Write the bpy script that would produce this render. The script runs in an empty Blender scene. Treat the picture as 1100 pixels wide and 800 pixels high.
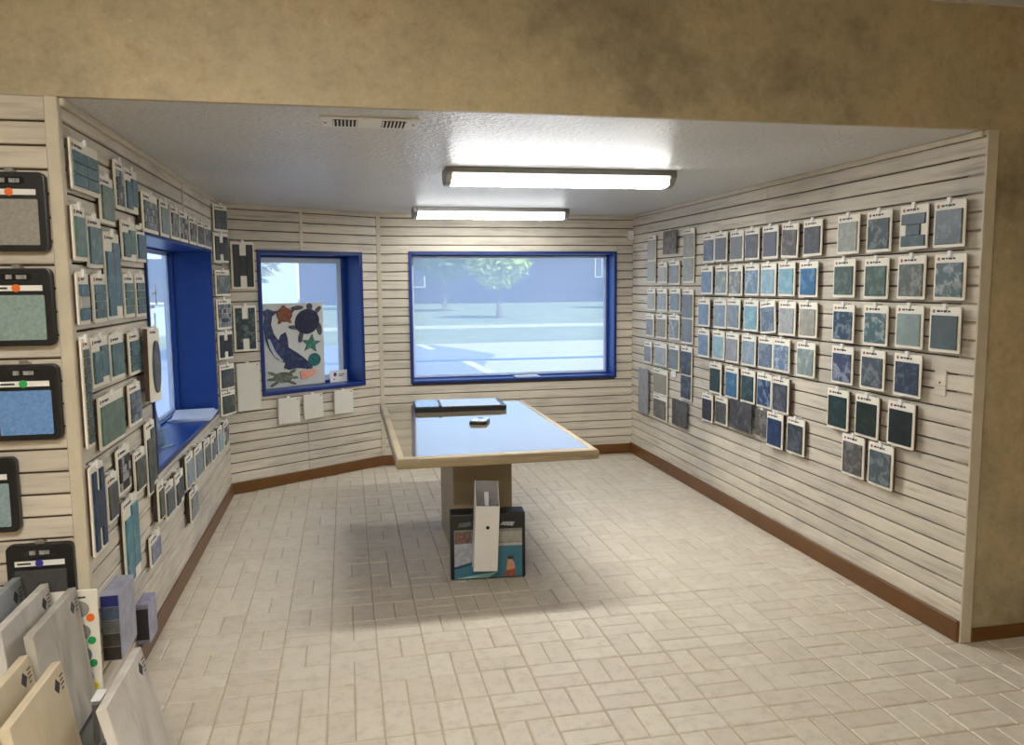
import bpy, bmesh, math, random
from mathutils import Vector, Matrix

random.seed(11)
scene = bpy.context.scene
C = scene.collection
R = math.radians

# ------------------------------------------------------------------ camera
H_CAM = 1.5616
YAW, PITCH, ROLL = 0.2034, -0.1094, -0.0083
F_PX = 859.98
cam_d = bpy.data.cameras.new('camera')
cam = bpy.data.objects.new('camera', cam_d)
C.objects.link(cam)
cam_d.sensor_fit = 'HORIZONTAL'
cam_d.sensor_width = 36.0
cam_d.lens = F_PX / 1100.0 * 36.0
cam_d.clip_start = 0.02
cam_d.clip_end = 400
fw = Vector((math.sin(YAW) * math.cos(PITCH), math.cos(YAW) * math.cos(PITCH), math.sin(PITCH)))
rt = Vector((math.cos(YAW), -math.sin(YAW), 0))
up = rt.cross(fw)
rt2 = math.cos(ROLL) * rt + math.sin(ROLL) * up
up2 = -math.sin(ROLL) * rt + math.cos(ROLL) * up
m = Matrix.Identity(4)
for i in range(3):
    m[i][0], m[i][1], m[i][2] = rt2[i], up2[i], -fw[i]
m[2][3] = H_CAM
cam.matrix_world = m
scene.camera = cam

# ------------------------------------------------------------------ world, sun, exposure
scene.view_settings.view_transform = 'Standard'
scene.view_settings.look = 'None'
scene.view_settings.gamma = 1.0
scene.view_settings.use_curve_mapping = False
scene.view_settings.exposure = 0.0
world = bpy.data.worlds.new('sky')
scene.world = world
world.use_nodes = True
wn = world.node_tree.nodes
sky = wn.new('ShaderNodeTexSky')
sky.sky_type = 'NISHITA'
sky.sun_disc = False
sky.sun_elevation = R(48)
sky.sun_rotation = R(158)
sky.air_density = 1.3
sky.dust_density = 0.3
sky.ozone_density = 1.0
world.node_tree.links.new(sky.outputs[0], wn['Background'].inputs[0])
wn['Background'].inputs[1].default_value = 0.36
sun_d = bpy.data.lights.new('sun', 'SUN')
sun_d.energy = 7.5
sun_d.angle = R(0.6)
sun_d.color = (1.0, 0.95, 0.86)
sun = bpy.data.objects.new('sun', sun_d)
sun.rotation_euler = (R(42), 0, R(22))       # shines from behind the camera, away from the glazed walls
C.objects.link(sun)
LAMP = 70.0         # emission of the alcove's fluorescent lenses
LAMP_FRONT = 108.0   # the same fittings in the room the camera stands in

# ------------------------------------------------------------------ room dimensions (metres)
XL, XR, YF, YA, YB, XA = -0.8825, 2.5648, 2.8697, 6.2215, 6.9639, 0.2697
H, HF = 2.17, 2.651
PITCHZ = 0.0759
ANG_T = Vector((XA - XL, YB - YA, 0))
ANG_L = ANG_T.length
ANG_R = math.atan2(ANG_T.y, ANG_T.x)

# ------------------------------------------------------------------ materials
def lin(c):
    c /= 255.0
    return c / 12.92 if c <= 0.04045 else ((c + 0.055) / 1.055) ** 2.4
def col(r, g, b):
    return (lin(r), lin(g), lin(b), 1.0)
MATS = {}
def new_mat(name):
    mt = bpy.data.materials.new(name)
    mt.use_nodes = True
    nt = mt.node_tree
    return mt, nt, nt.nodes['Principled BSDF']
def N(nt, kind, **kw):
    n = nt.nodes.new('ShaderNode' + kind)
    for k, v in kw.items():
        setattr(n, k, v)
    return n
def ramp(nt, stops):
    r = N(nt, 'ValToRGB')
    e = r.color_ramp.elements
    e[0].position, e[0].color = stops[0]
    e[1].position, e[1].color = stops[-1]
    for p, c in stops[1:-1]:
        x = e.new(p)
        x.color = c
    return r
def shade(c, k):
    return (min(1, c[0] * k), min(1, c[1] * k), min(1, c[2] * k), 1.0)

def plain(name, c, rough=0.5, metal=0.0, var=0.08, scale=14.0, bump=0.0, bscale=120.0, spec=0.5):
    """colour with fine procedural mottling"""
    if name in MATS:
        return MATS[name]
    mt, nt, b = new_mat(name)
    tc = N(nt, 'TexCoord')
    nz = N(nt, 'TexNoise')
    nz.inputs['Scale'].default_value = scale
    nz.inputs['Detail'].default_value = 4
    nt.links.new(tc.outputs['Object'], nz.inputs['Vector'])
    rp = ramp(nt, [(0.3, shade(c, 1 - var)), (0.7, shade(c, 1 + var))])
    nt.links.new(nz.outputs['Fac'], rp.inputs[0])
    nt.links.new(rp.outputs[0], b.inputs['Base Color'])
    b.inputs['Roughness'].default_value = rough
    b.inputs['Metallic'].default_value = metal
    b.inputs['Specular IOR Level'].default_value = spec
    if bump:
        n2 = N(nt, 'TexNoise')
        n2.inputs['Scale'].default_value = bscale
        nt.links.new(tc.outputs['Object'], n2.inputs['Vector'])
        bp = N(nt, 'Bump')
        bp.inputs['Strength'].default_value = bump
        bp.inputs['Distance'].default_value = 0.002
        nt.links.new(n2.outputs['Fac'], bp.inputs['Height'])
        nt.links.new(bp.outputs[0], b.inputs['Normal'])
    MATS[name] = mt
    return mt

def stone(name, c1, c2, scale=14.0, sharp=0.16, rough=0.42):
    """veined or mottled tile glaze; each tile shifted by its own random value"""
    if name in MATS:
        return MATS[name]
    mt, nt, b = new_mat(name)
    tc = N(nt, 'TexCoord')
    oi = N(nt, 'ObjectInfo')
    ml = N(nt, 'Math', operation='MULTIPLY')
    ml.inputs[1].default_value = 37.0
    nt.links.new(oi.outputs['Random'], ml.inputs[0])
    ad = N(nt, 'VectorMath', operation='ADD')
    nt.links.new(tc.outputs['Object'], ad.inputs[0])
    nt.links.new(ml.outputs[0], ad.inputs[1])
    nz = N(nt, 'TexNoise')
    nz.inputs['Scale'].default_value = scale
    nz.inputs['Detail'].default_value = 6
    nz.inputs['Distortion'].default_value = 0.5
    nz.inputs['Roughness'].default_value = 0.65
    nt.links.new(ad.outputs[0], nz.inputs['Vector'])
    rp = ramp(nt, [(0.5 - sharp, shade(c1, 0.86)), (0.5, c1), (0.5 + sharp * 0.75, c2), (0.5 + sharp, shade(c1, 1.1))])
    nt.links.new(nz.outputs['Fac'], rp.inputs[0])
    nt.links.new(rp.outputs[0], b.inputs['Base Color'])
    b.inputs['Roughness'].default_value = rough
    MATS[name] = mt
    return mt

def make_slat_mat(name, base, warm, grey):
    mt, nt, b = new_mat(name)
    g = N(nt, 'NewGeometry')
    oi = N(nt, 'ObjectInfo')
    mp = N(nt, 'VectorMath', operation='MULTIPLY')
    mp.inputs[1].default_value = (1.7, 1.7, 26.0)
    nt.links.new(g.outputs['Position'], mp.inputs[0])
    ml = N(nt, 'Math', operation='MULTIPLY')
    ml.inputs[1].default_value = 50.0
    nt.links.new(oi.outputs['Random'], ml.inputs[0])
    ad = N(nt, 'VectorMath', operation='ADD')
    nt.links.new(mp.outputs[0], ad.inputs[0])
    nt.links.new(ml.outputs[0], ad.inputs[1])
    n1 = N(nt, 'TexNoise')
    n1.inputs['Scale'].default_value = 1.5
    n1.inputs['Detail'].default_value = 7
    n1.inputs['Roughness'].default_value = 0.62
    nt.links.new(ad.outputs[0], n1.inputs['Vector'])
    r1 = ramp(nt, [(0.28, grey), (0.45, base), (0.6, shade(base, 1.1)), (0.78, warm)])
    nt.links.new(n1.outputs['Fac'], r1.inputs[0])
    n2 = N(nt, 'TexNoise')
    n2.inputs['Scale'].default_value = 2.2
    n2.inputs['Detail'].default_value = 6
    nt.links.new(g.outputs['Position'], n2.inputs['Vector'])
    r2 = ramp(nt, [(0.36, (0.80, 0.81, 0.84, 1)), (0.46, (0.93, 0.93, 0.94, 1)), (0.6, (1.0, 1.0, 1.0, 1))])
    nt.links.new(n2.outputs['Fac'], r2.inputs[0])
    mx = N(nt, 'Mix', data_type='RGBA', blend_type='MULTIPLY')
    mx.inputs['Factor'].default_value = 1.0
    nt.links.new(r1.outputs[0], mx.inputs['A'])
    nt.links.new(r2.outputs[0], mx.inputs['B'])
    # each board a little lighter or darker
    mr = N(nt, 'MapRange')
    mr.inputs['To Min'].default_value = 0.9
    mr.inputs['To Max'].default_value = 1.06
    nt.links.new(oi.outputs['Random'], mr.inputs['Value'])
    sc = N(nt, 'VectorMath', operation='SCALE')
    nt.links.new(mx.outputs['Result'], sc.inputs[0])
    nt.links.new(mr.outputs[0], sc.inputs['Scale'])
    nt.links.new(sc.outputs[0], b.inputs['Base Color'])
    b.inputs['Roughness'].default_value = 0.55
    bp = N(nt, 'Bump')
    bp.inputs['Strength'].default_value = 0.12
    bp.inputs['Distance'].default_value = 0.002
    nt.links.new(n1.outputs['Fac'], bp.inputs['Height'])
    nt.links.new(bp.outputs[0], b.inputs['Normal'])
    return mt
M_SLAT = make_slat_mat('whitewashed_slat', col(205, 195, 177), col(214, 201, 175), col(164, 154, 138))
M_GROOVE = plain('groove_board', col(84, 66, 46), 0.85)
M_TRIM = plain('painted_trim', col(198, 187, 164), 0.45)
M_BASE = plain('brown_baseboard', col(104, 66, 26), 0.38, var=0.15, scale=6)
M_BLUE = plain('blue_gloss_paint', col(20, 60, 132), 0.32, var=0.05)
M_WHITE = plain('white_plastic', col(232, 230, 224), 0.4, var=0.03)
M_CARD = plain('cream_card', col(232, 226, 210), 0.55, var=0.03)
M_BROWNEDGE = plain('brown_card_edges', col(74, 54, 42), 0.7, var=0.25, scale=60)
M_BLACK = plain('black_plastic', col(20, 21, 24), 0.35, var=0.1)
M_INK = plain('dark_print', col(48, 46, 50), 0.6, var=0.1)
M_RED = plain('reddish_logo_print', col(170, 92, 78), 0.6)
M_METAL = plain('brushed_metal', col(150, 148, 142), 0.35, metal=0.9)
M_DARKHOLE = plain('dark_duct', col(30, 30, 30), 0.9)

def make_plaster():
    mt, nt, b = new_mat('faux_finish_plaster')
    g = N(nt, 'NewGeometry')
    a = N(nt, 'TexNoise')
    a.inputs['Scale'].default_value = 1.6
    a.inputs['Detail'].default_value = 8
    a.inputs['Roughness'].default_value = 0.65
    nt.links.new(g.outputs['Position'], a.inputs['Vector'])
    r1 = ramp(nt, [(0.3, col(134, 120, 94)), (0.44, col(172, 158, 126)), (0.58, col(192, 175, 138)), (0.74, col(162, 132, 92))])
    nt.links.new(a.outputs['Fac'], r1.inputs[0])
    c = N(nt, 'TexNoise')
    c.inputs['Scale'].default_value = 26
    c.inputs['Detail'].default_value = 10
    c.inputs['Roughness'].default_value = 0.8
    c.inputs['Distortion'].default_value = 0.25
    nt.links.new(g.outputs['Position'], c.inputs['Vector'])
    r2 = ramp(nt, [(0.36, (0.82, 0.82, 0.80, 1)), (0.5, (0.97, 0.97, 0.97, 1)), (0.6, (1.03, 1.03, 1.03, 1)), (0.7, (1.35, 1.34, 1.3, 1))])
    nt.links.new(c.outputs['Fac'], r2.inputs[0])
    mx = N(nt, 'Mix', data_type='RGBA', blend_type='MULTIPLY')
    mx.inputs['Factor'].default_value = 1.0
    nt.links.new(r1.outputs[0], mx.inputs['A'])
    nt.links.new(r2.outputs[0], mx.inputs['B'])
    nt.links.new(mx.outputs['Result'], b.inputs['Base Color'])
    b.inputs['Roughness'].default_value = 0.5
    bp = N(nt, 'Bump')
    bp.inputs['Strength'].default_value = 0.25
    bp.inputs['Distance'].default_value = 0.004
    nt.links.new(c.outputs['Fac'], bp.inputs['Height'])
    nt.links.new(bp.outputs[0], b.inputs['Normal'])
    return mt
M_PLASTER = make_plaster()

def make_ceiling():
    mt, nt, b = new_mat('knockdown_ceiling')
    g = N(nt, 'NewGeometry')
    n1 = N(nt, 'TexNoise')
    n1.inputs['Scale'].default_value = 42
    n1.inputs['Detail'].default_value = 3
    n1.inputs['Distortion'].default_value = 0.5
    nt.links.new(g.outputs['Position'], n1.inputs['Vector'])
    r = ramp(nt, [(0.42, (0, 0, 0, 1)), (0.58, (1, 1, 1, 1))])
    nt.links.new(n1.outputs['Fac'], r.inputs[0])
    bp = N(nt, 'Bump')
    bp.inputs['Strength'].default_value = 0.8
    bp.inputs['Distance'].default_value = 0.006
    nt.links.new(r.outputs[0], bp.inputs['Height'])
    nt.links.new(bp.outputs[0], b.inputs['Normal'])
    n2 = N(nt, 'TexNoise')
    n2.inputs['Scale'].default_value = 1.5
    nt.links.new(g.outputs['Position'], n2.inputs['Vector'])
    r2 = ramp(nt, [(0.3, col(208, 208, 208)), (0.7, col(216, 216, 216))])
    nt.links.new(n2.outputs['Fac'], r2.inputs[0])
    nt.links.new(r2.outputs[0], b.inputs['Base Color'])
    b.inputs['Roughness'].default_value = 0.33
    b.inputs['Specular IOR Level'].default_value = 0.18
    return mt
M_CEIL = make_ceiling()

def make_brick():
    mt, nt, b = new_mat('tumbled_paver')
    g = N(nt, 'NewGeometry')
    oi = N(nt, 'ObjectInfo')
    at = N(nt, 'Attribute', attribute_name='tone')
    sm = N(nt, 'Math', operation='ADD')
    nt.links.new(oi.outputs['Random'], sm.inputs[0])
    nt.links.new(at.outputs['Fac'], sm.inputs[1])
    fr = N(nt, 'Math', operation='FRACT')
    nt.links.new(sm.outputs[0], fr.inputs[0])
    r0 = ramp(nt, [(0.0, col(200, 188, 169)), (0.35, col(204, 192, 173)), (0.7, col(206, 195, 176)), (1.0, col(210, 199, 180))])
    nt.links.new(fr.outputs[0], r0.inputs[0])
    n1 = N(nt, 'TexNoise')
    n1.inputs['Scale'].default_value = 16
    n1.inputs['Detail'].default_value = 8
    n1.inputs['Roughness'].default_value = 0.7
    nt.links.new(g.outputs['Position'], n1.inputs['Vector'])
    r1 = ramp(nt, [(0.3, (0.80, 0.79, 0.77, 1)), (0.5, (1, 1, 1, 1)), (0.75, (1.06, 1.06, 1.05, 1))])
    nt.links.new(n1.outputs['Fac'], r1.inputs[0])
    mx = N(nt, 'Mix', data_type='RGBA', blend_type='MULTIPLY')
    mx.inputs['Factor'].default_value = 1.0
    nt.links.new(r0.outputs[0], mx.inputs['A'])
    nt.links.new(r1.outputs[0], mx.inputs['B'])
    v = N(nt, 'TexVoronoi')
    v.inputs['Scale'].default_value = 62
    nt.links.new(g.outputs['Position'], v.inputs['Vector'])
    rv = ramp(nt, [(0.0, (1, 1, 1, 1)), (0.24, (0, 0, 0, 1))])
    nt.links.new(v.outputs['Distance'], rv.inputs[0])
    n3 = N(nt, 'TexNoise')
    n3.inputs['Scale'].default_value = 5
    nt.links.new(g.outputs['Position'], n3.inputs['Vector'])
    r3 = ramp(nt, [(0.5, (0, 0, 0, 1)), (0.7, (1, 1, 1, 1))])
    nt.links.new(n3.outputs['Fac'], r3.inputs[0])
    mm = N(nt, 'Math', operation='MULTIPLY')
    nt.links.new(rv.outputs[0], mm.inputs[0])
    nt.links.new(r3.outputs[0], mm.inputs[1])
    mx2 = N(nt, 'Mix', data_type='RGBA')
    nt.links.new(mm.outputs[0], mx2.inputs['Factor'])
    nt.links.new(mx.outputs['Result'], mx2.inputs['A'])
    mx2.inputs['B'].default_value = col(226, 220, 202)
    nt.links.new(mx2.outputs['Result'], b.inputs['Base Color'])
    b.inputs['Roughness'].default_value = 0.5
    bp = N(nt, 'Bump')
    bp.inputs['Strength'].default_value = 0.2
    bp.inputs['Distance'].default_value = 0.003
    nt.links.new(n1.outputs['Fac'], bp.inputs['Height'])
    nt.links.new(bp.outputs[0], b.inputs['Normal'])
    return mt
M_BRICK = make_brick()
M_MORTAR = plain('sandy_joint', col(178, 162, 136), 0.9, var=0.12, scale=40)

def make_emit(name, c, s):
    mt, nt, b = new_mat(name)
    b.inputs['Base Color'].default_value = (0.9, 0.9, 0.9, 1)
    b.inputs['Emission Color'].default_value = c
    b.inputs['Emission Strength'].default_value = s
    return mt
M_LENS = make_emit('fluorescent_lens', (0.98, 1.0, 1.0, 1), LAMP)
M_LENS_F = make_emit('fluorescent_lens_front_room', (1.0, 0.965, 0.90, 1), LAMP_FRONT)

M_LENS_BACK = make_emit('fluorescent_lens_back_dimmed', (0.98, 1.0, 1.0, 1), LAMP * 0.36)  # back fitting turned down so the wall beside it stays darker
M_LENS_SIDE = make_emit('fluorescent_lens_side_prisms', (0.98, 1.0, 1.0, 1), 2.5)
def make_glass():
    mt, nt, b = new_mat('blue_tinted_glass')
    nt.nodes.remove(b)
    out = nt.nodes['Material Output']
    tr = N(nt, 'BsdfTransparent')
    tr.inputs[0].default_value = (0.86, 0.91, 1.0, 1)
    tl = N(nt, 'BsdfTranslucent')
    tl.inputs[0].default_value = (0.76, 0.84, 1.0, 1)
    gl = N(nt, 'BsdfGlossy')
    gl.inputs['Roughness'].default_value = 0.02
    m1 = N(nt, 'MixShader')
    nz = N(nt, 'TexNoise')
    nz.inputs['Scale'].default_value = 3
    mr = N(nt, 'MapRange')
    mr.inputs['To Min'].default_value = 0.28
    mr.inputs['To Max'].default_value = 0.36
    nt.links.new(nz.outputs['Fac'], mr.inputs['Value'])
    nt.links.new(mr.outputs[0], m1.inputs[0])
    nt.links.new(tr.outputs[0], m1.inputs[1])
    nt.links.new(tl.outputs[0], m1.inputs[2])
    m2 = N(nt, 'MixShader')
    m2.inputs[0].default_value = 0.03
    nt.links.new(m1.outputs[0], m2.inputs[1])
    nt.links.new(gl.outputs[0], m2.inputs[2])
    nt.links.new(m2.outputs[0], out.inputs['Surface'])
    return mt
M_GLASS = make_glass()

# ------------------------------------------------------------------ mesh helpers
class MB:
    """collects solids and links them as ONE mesh object"""
    def __init__(self):
        self.v, self.f = [], []
    def add(self, vs, fs):
        k = len(self.v)
        self.v += [tuple(p) for p in vs]
        self.f += [tuple(i + k for i in f) for f in fs]
        return self
    def box(self, x0, y0, z0, x1, y1, z1):
        vs = [(x0, y0, z0), (x1, y0, z0), (x1, y1, z0), (x0, y1, z0), (x0, y0, z1), (x1, y0, z1), (x1, y1, z1), (x0, y1, z1)]
        return self.add(vs, [(0, 3, 2, 1), (4, 5, 6, 7), (0, 1, 5, 4), (1, 2, 6, 5), (2, 3, 7, 6), (3, 0, 4, 7)])
    def prism_y(self, pts, y0, y1):
        """polygon in XZ (counter-clockwise seen from -Y) extruded y0..y1, y0 nearer the viewer"""
        n = len(pts)
        vs = [(x, y0, z) for x, z in pts] + [(x, y1, z) for x, z in pts]
        fs = [tuple(range(n)), tuple(range(2 * n - 1, n - 1, -1))]
        fs += [(i, i + n, (i + 1) % n + n, (i + 1) % n) for i in range(n)]
        return self.add(vs, fs)
    def prism_z(self, pts, z0, z1):
        n = len(pts)
        vs = [(x, y, z0) for x, y in pts] + [(x, y, z1) for x, y in pts]
        fs = [tuple(range(n - 1, -1, -1)), tuple(range(n, 2 * n))]
        fs += [(i, (i + 1) % n, (i + 1) % n + n, i + n) for i in range(n)]
        return self.add(vs, fs)
    def prism_x(self, pts, x0, x1):
        n = len(pts)
        vs = [(x0, y, z) for y, z in pts] + [(x1, y, z) for y, z in pts]
        fs = [tuple(range(n - 1, -1, -1)), tuple(range(n, 2 * n))]
        fs += [(i, (i + 1) % n, (i + 1) % n + n, i + n) for i in range(n)]
        return self.add(vs, fs)
    def mesh(self, name, bevel=0.0, seg=1):
        me = bpy.data.meshes.new(name)
        me.from_pydata(self.v, [], self.f)
        bm = bmesh.new()
        bm.from_mesh(me)
        bmesh.ops.recalc_face_normals(bm, faces=bm.faces)
        if bevel:
            es = [e for e in bm.edges if len(e.link_faces) == 2 and e.calc_face_angle(0) > 0.6]
            bmesh.ops.bevel(bm, geom=es, offset=bevel, segments=seg, affect='EDGES', profile=0.6, clamp_overlap=True)
        bm.to_mesh(me)
        bm.free()
        return me
    def build(self, name, mat, parent=None, bevel=0.0, seg=1, loc=None, smooth=False):
        me = self.mesh(name, bevel, seg)
        me.materials.append(mat)
        if smooth:
            for p in me.polygons:
                p.use_smooth = True
        return link(name, me, parent, loc)
def link(name, me, parent=None, loc=None):
    o = bpy.data.objects.new(name, me)
    C.objects.link(o)
    if parent:
        o.parent = parent
    if loc:
        o.location = loc
    return o
def tag(o, label=None, cat=None, group=None, kind=None):
    if label: o['label'] = label
    if cat: o['category'] = cat
    if group: o['group'] = group
    if kind: o['kind'] = kind
    return o
def empty(name, loc=(0, 0, 0), rz=0.0):
    o = bpy.data.objects.new(name, None)
    o.empty_display_size = 0.05
    o.location = loc
    o.rotation_euler = (0, 0, rz)
    C.objects.link(o)
    return o
def ellipse(cx, cz, rx, rz, n=20, a0=0.0):
    return [(cx + rx * math.cos(a0 + 2 * math.pi * i / n), cz + rz * math.sin(a0 + 2 * math.pi * i / n)) for i in range(n)]
def rrect(x0, z0, x1, z1, r, n=5):
    pts = []
    for cx, cz, a in ((x1 - r, z0 + r, -90), (x1 - r, z1 - r, 0), (x0 + r, z1 - r, 90), (x0 + r, z0 + r, 180)):
        for i in range(n + 1):
            t = R(a + 90 * i / n)
            pts.append((cx + r * math.cos(t), cz + r * math.sin(t)))
    return pts
def structure(o, label=None):
    o['kind'] = 'structure'
    if label: o['label'] = label
    return o

# wall frames: local X runs to the right as one faces the wall, -Y points into the room, Z up
WALLS = {
    'right': (Vector((XR, YB, 0)), -math.pi / 2),
    'left': (Vector((XL, YF, 0)), math.pi / 2),
    'back': (Vector((XA, YB, 0)), 0.0),
    'angled': (Vector((XL, YA, 0)), ANG_R),
    'frontleft': (Vector((-3.2, YF, 0)), 0.0),
}
def wall_point(w, s, z, out=0.0):
    o, th = WALLS[w]
    return o + Vector((math.cos(th) * s + math.sin(th) * out, math.sin(th) * s - math.cos(th) * out, z))

# ------------------------------------------------------------------ floor
floor = structure(MB().box(-3.4, -2.8, -0.12, 4.9, 7.3, -0.004).build('floor', M_MORTAR), 'beige paver brick floor laid in a basket weave pattern')
def brick_mesh(name, lx, ly):
    b = 0.004
    x, y = lx / 2, ly / 2
    vs = [(-x, -y, -0.03), (x, -y, -0.03), (x, y, -0.03), (-x, y, -0.03),
          (-x, -y, -b), (x, -y, -b), (x, y, -b), (-x, y, -b),
          (-x + b, -y + b, 0), (x - b, -y + b, 0), (x - b, y - b, 0), (-x + b, y - b, 0)]
    fs = [(0, 1, 5, 4), (1, 2, 6, 5), (2, 3, 7, 6), (3, 0, 4, 7), (4, 5, 9, 8), (5, 6, 10, 9), (6, 7, 11, 10), (7, 4, 8, 11), (8, 9, 10, 11)]
    return vs, fs
GX, GY, SQ = -0.71, 3.07, 0.2
bricks = []
for i in range(-5, 20):
    for j in range(-11, 20):
        cx, cy = GX + (i + 0.5) * SQ, GY + (j + 0.5) * SQ
        if cy > YF and (cx < XL - 0.02 or cx > XR + 0.09):
            continue
        if cy > YB or (cx < XA + 0.05 and (cy - YA) > (cx - XL) * (YB - YA) / (XA - XL) + 0.06):
            continue
        vert = (i + j) % 2 == 1
        if j in (-1, -2) and cx < 0.5:
            vert = True
        elif random.random() < 0.13:
            vert = not vert
        for k in (-1, 1):
            px, py = (cx + k * SQ / 4, cy) if vert else (cx, cy + k * SQ / 4)
            bricks.append((px, py, vert))
def visible_area(b):
    """how large a brick shows: near and inside the view"""
    x, y = b[0], b[1]
    d = Vector((x, y, -H_CAM))
    zc = d.dot(fw)
    if zc < 0.3:
        return -1
    u, v = F_PX * d.dot(rt2) / zc, F_PX * d.dot(up2) / zc
    if abs(u) > 555 or abs(v) > 405:
        return -1
    if x < -0.93 + (y - 2.5) * 0.1 and y < 2.9:
        return 0
    return 1.0 / zc ** 3
bricks.sort(key=visible_area, reverse=True)
me_v = bpy.data.meshes.new('brick')
me_v.from_pydata(*(lambda q: (q[0], [], q[1]))(brick_mesh('brick', 0.0955, 0.1955)))
me_h = bpy.data.meshes.new('brick')
me_h.from_pydata(*(lambda q: (q[0], [], q[1]))(brick_mesh('brick', 0.1955, 0.0955)))
for me in (me_v, me_h):
    me.materials.append(M_BRICK)
rest = MB()
tones = []
for n, (x, y, vert) in enumerate(bricks):
    dz = random.uniform(-0.0018, 0.0012)
    a, c = random.uniform(-0.006, 0.006), random.uniform(-0.006, 0.006)
    if n < 300:
        o = link('brick', me_v if vert else me_h, floor, (x + random.uniform(-.001, .001), y + random.uniform(-.001, .001), dz))
        o.rotation_euler = (a, c, random.uniform(-0.008, 0.008))
    else:
        vs, fs = brick_mesh('b', *((0.0955, 0.1955) if vert else (0.1955, 0.0955)))
        rest.add([(p[0] + x, p[1] + y, p[2] + dz + p[1] * a - p[0] * c) for p in vs], fs)
        tones += [random.random()] * len(fs)
bo = rest.build('bricks', M_BRICK, floor)
bo['kind'] = 'stuff'
at = bo.data.attributes.new('tone', 'FLOAT', 'FACE')
for i, t in enumerate(tones):
    at.data[i].value = t

# ------------------------------------------------------------------ slatted walls
TH = 0.30       # wall body behind the slats
def slat_mesh(length, h0):
    """one horizontal board with softened long edges, face at y = 0, bottom at z = 0"""
    b = 0.0035
    pts = [(0.0, b), (b, 0.0), (0.012, 0.0), (0.012, h0), (b, h0), (0.0, h0 - b)]   # (y, z)
    n = len(pts)
    vs = [(0, y, z) for y, z in pts] + [(length, y, z) for y, z in pts]
    fs = [tuple(range(n)), tuple(range(2 * n - 1, n - 1, -1))] + [(i, i + n, (i + 1) % n + n, (i + 1) % n) for i in range(n)]
    me = bpy.data.meshes.new('slat')
    me.from_pydata(vs, [], fs)
    bm = bmesh.new(); bm.from_mesh(me); bmesh.ops.recalc_face_normals(bm, faces=bm.faces); bm.to_mesh(me); bm.free()
    me.materials.append(M_SLAT)
    return me
GAP = 0.0072
def slat_wall(name, w, s0, s1, z_first, label, openings=(), ext0=0.0, ext1=0.0, seams=()):
    """wall body with window holes; slats laid in courses below z_first, PITCHZ apart, cut at openings and seams"""
    o, th = WALLS[w]
    mb = MB()
    e0, e1 = s0 - ext0, s1 + ext1
    if openings:
        a, b, c, d = openings[0]       # s range, z range
        mb.box(e0, 0.012, -0.1, a, TH, H + 0.05).box(b, 0.012, -0.1, e1, TH, H + 0.05)
        mb.box(a, 0.012, -0.1, b, TH, c).box(a, 0.012, d, b, TH, H + 0.05)
    else:
        mb.box(e0, 0.012, -0.1, e1, TH, H + 0.05)
    wall = structure(mb.build(name, M_GROOVE), label)
    wall.location = o
    wall.rotation_euler = (0, 0, th)
    cache = {}
    edges = []
    z = z_first
    tops = [H]
    while z > 0.1:
        tops.append(z)
        z -= PITCHZ
    for k, zt in enumerate(tops):
        zb = (tops[k + 1] if k + 1 < len(tops) else 0.0)
        t0, b0 = zt - (GAP / 2 if k else 0.0), zb + (GAP / 2 if zb > 0 else 0.0)
        h0 = t0 - b0
        if h0 < 0.008:
            continue
        runs = [(s0, s1)]
        if openings:
            a, b, c, d = openings[0]
            if t0 > c + 0.004 and b0 < d - 0.004:
                if b0 >= c and t0 <= d or True:
                    lo, hi = max(b0, c), min(t0, d)
                    frac = (hi - lo) / h0
                    if frac > 0.5:
                        runs = [(s0, a), (b, s1)]
                    else:                                      # board notched by the casing: keep the uncovered strip
                        runs = []
                        nb, nt_ = (b0, c) if b0 < c else (d, t0)
                        for p, q, zz0, zz1 in ((s0, a, b0, t0), (b, s1, b0, t0), (a, b, nb, nt_)):
                            if q - p > 0.02 and zz1 - zz0 > 0.006:
                                edges.append((p, q, zz0, zz1))
        for p, q in runs:
            cuts = [p] + [x for x in seams if p < x < q] + [q]
            for u, v in zip(cuts[:-1], cuts[1:]):
                edges.append((u + (0.0015 if u in seams else 0), v - (0.0015 if v in seams else 0), b0, t0))
    for p, q, zz0, zz1 in edges:
        key = (round(q - p, 4), round(zz1 - zz0, 4))
        if key not in cache:
            cache[key] = slat_mesh(*key)
        link('slat', cache[key], wall, (p, 0, zz0))
    return wall

RLEN, LLEN, BLEN = YB - YF, YA - YF, XR - XA
W1 = (0.545 - XA, 2.402 - XA, 0.717, 1.842)          # back window opening (s0, s1, z0, z1)
W2 = (0.290, 1.203, 0.735, 1.826)                    # angled bay window
W3 = (3.90 - YF, 5.70 - YF, 0.715, 1.812)            # left window
wall_right = slat_wall('wall_right', 'right', 0, RLEN, 2.147, 'long right wall of whitewashed horizontal slats', ext0=0.3, ext1=-0.1, seams=(YB - 4.60,))
wall_left = slat_wall('wall_left', 'left', 0, LLEN, 2.100, 'left wall of whitewashed horizontal slats around a blue window', [W3], ext0=-0.28, ext1=0.1, seams=(4.867 - YF,))
wall_back = slat_wall('wall_back', 'back', 0, BLEN, 2.132, 'back wall of whitewashed horizontal slats around the widest window', [W1], seams=())
wall_angled = slat_wall('wall_angled', 'angled', 0, ANG_L, 2.133, 'angled bay wall of slats between left and back walls', [W2], seams=(0.66,))
wall_fl = slat_wall('wall_front_left', 'frontleft', 0, 3.2 + XL - 0.035, 2.092, 'slatted wall left of the alcove opening behind black sample trays')
# short cover strips over the panel joints
for w, par, s, z0, z1 in (('angled', wall_angled, 0.66, 1.84, 2.165), ('left', wall_left, 4.867 - YF, 1.99, 2.155)):
    MB().box(s - 0.014, -0.004, z0, s + 0.014, 0.002, z1).build('joint_strip', M_SLAT, par, 0.0015)

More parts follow.
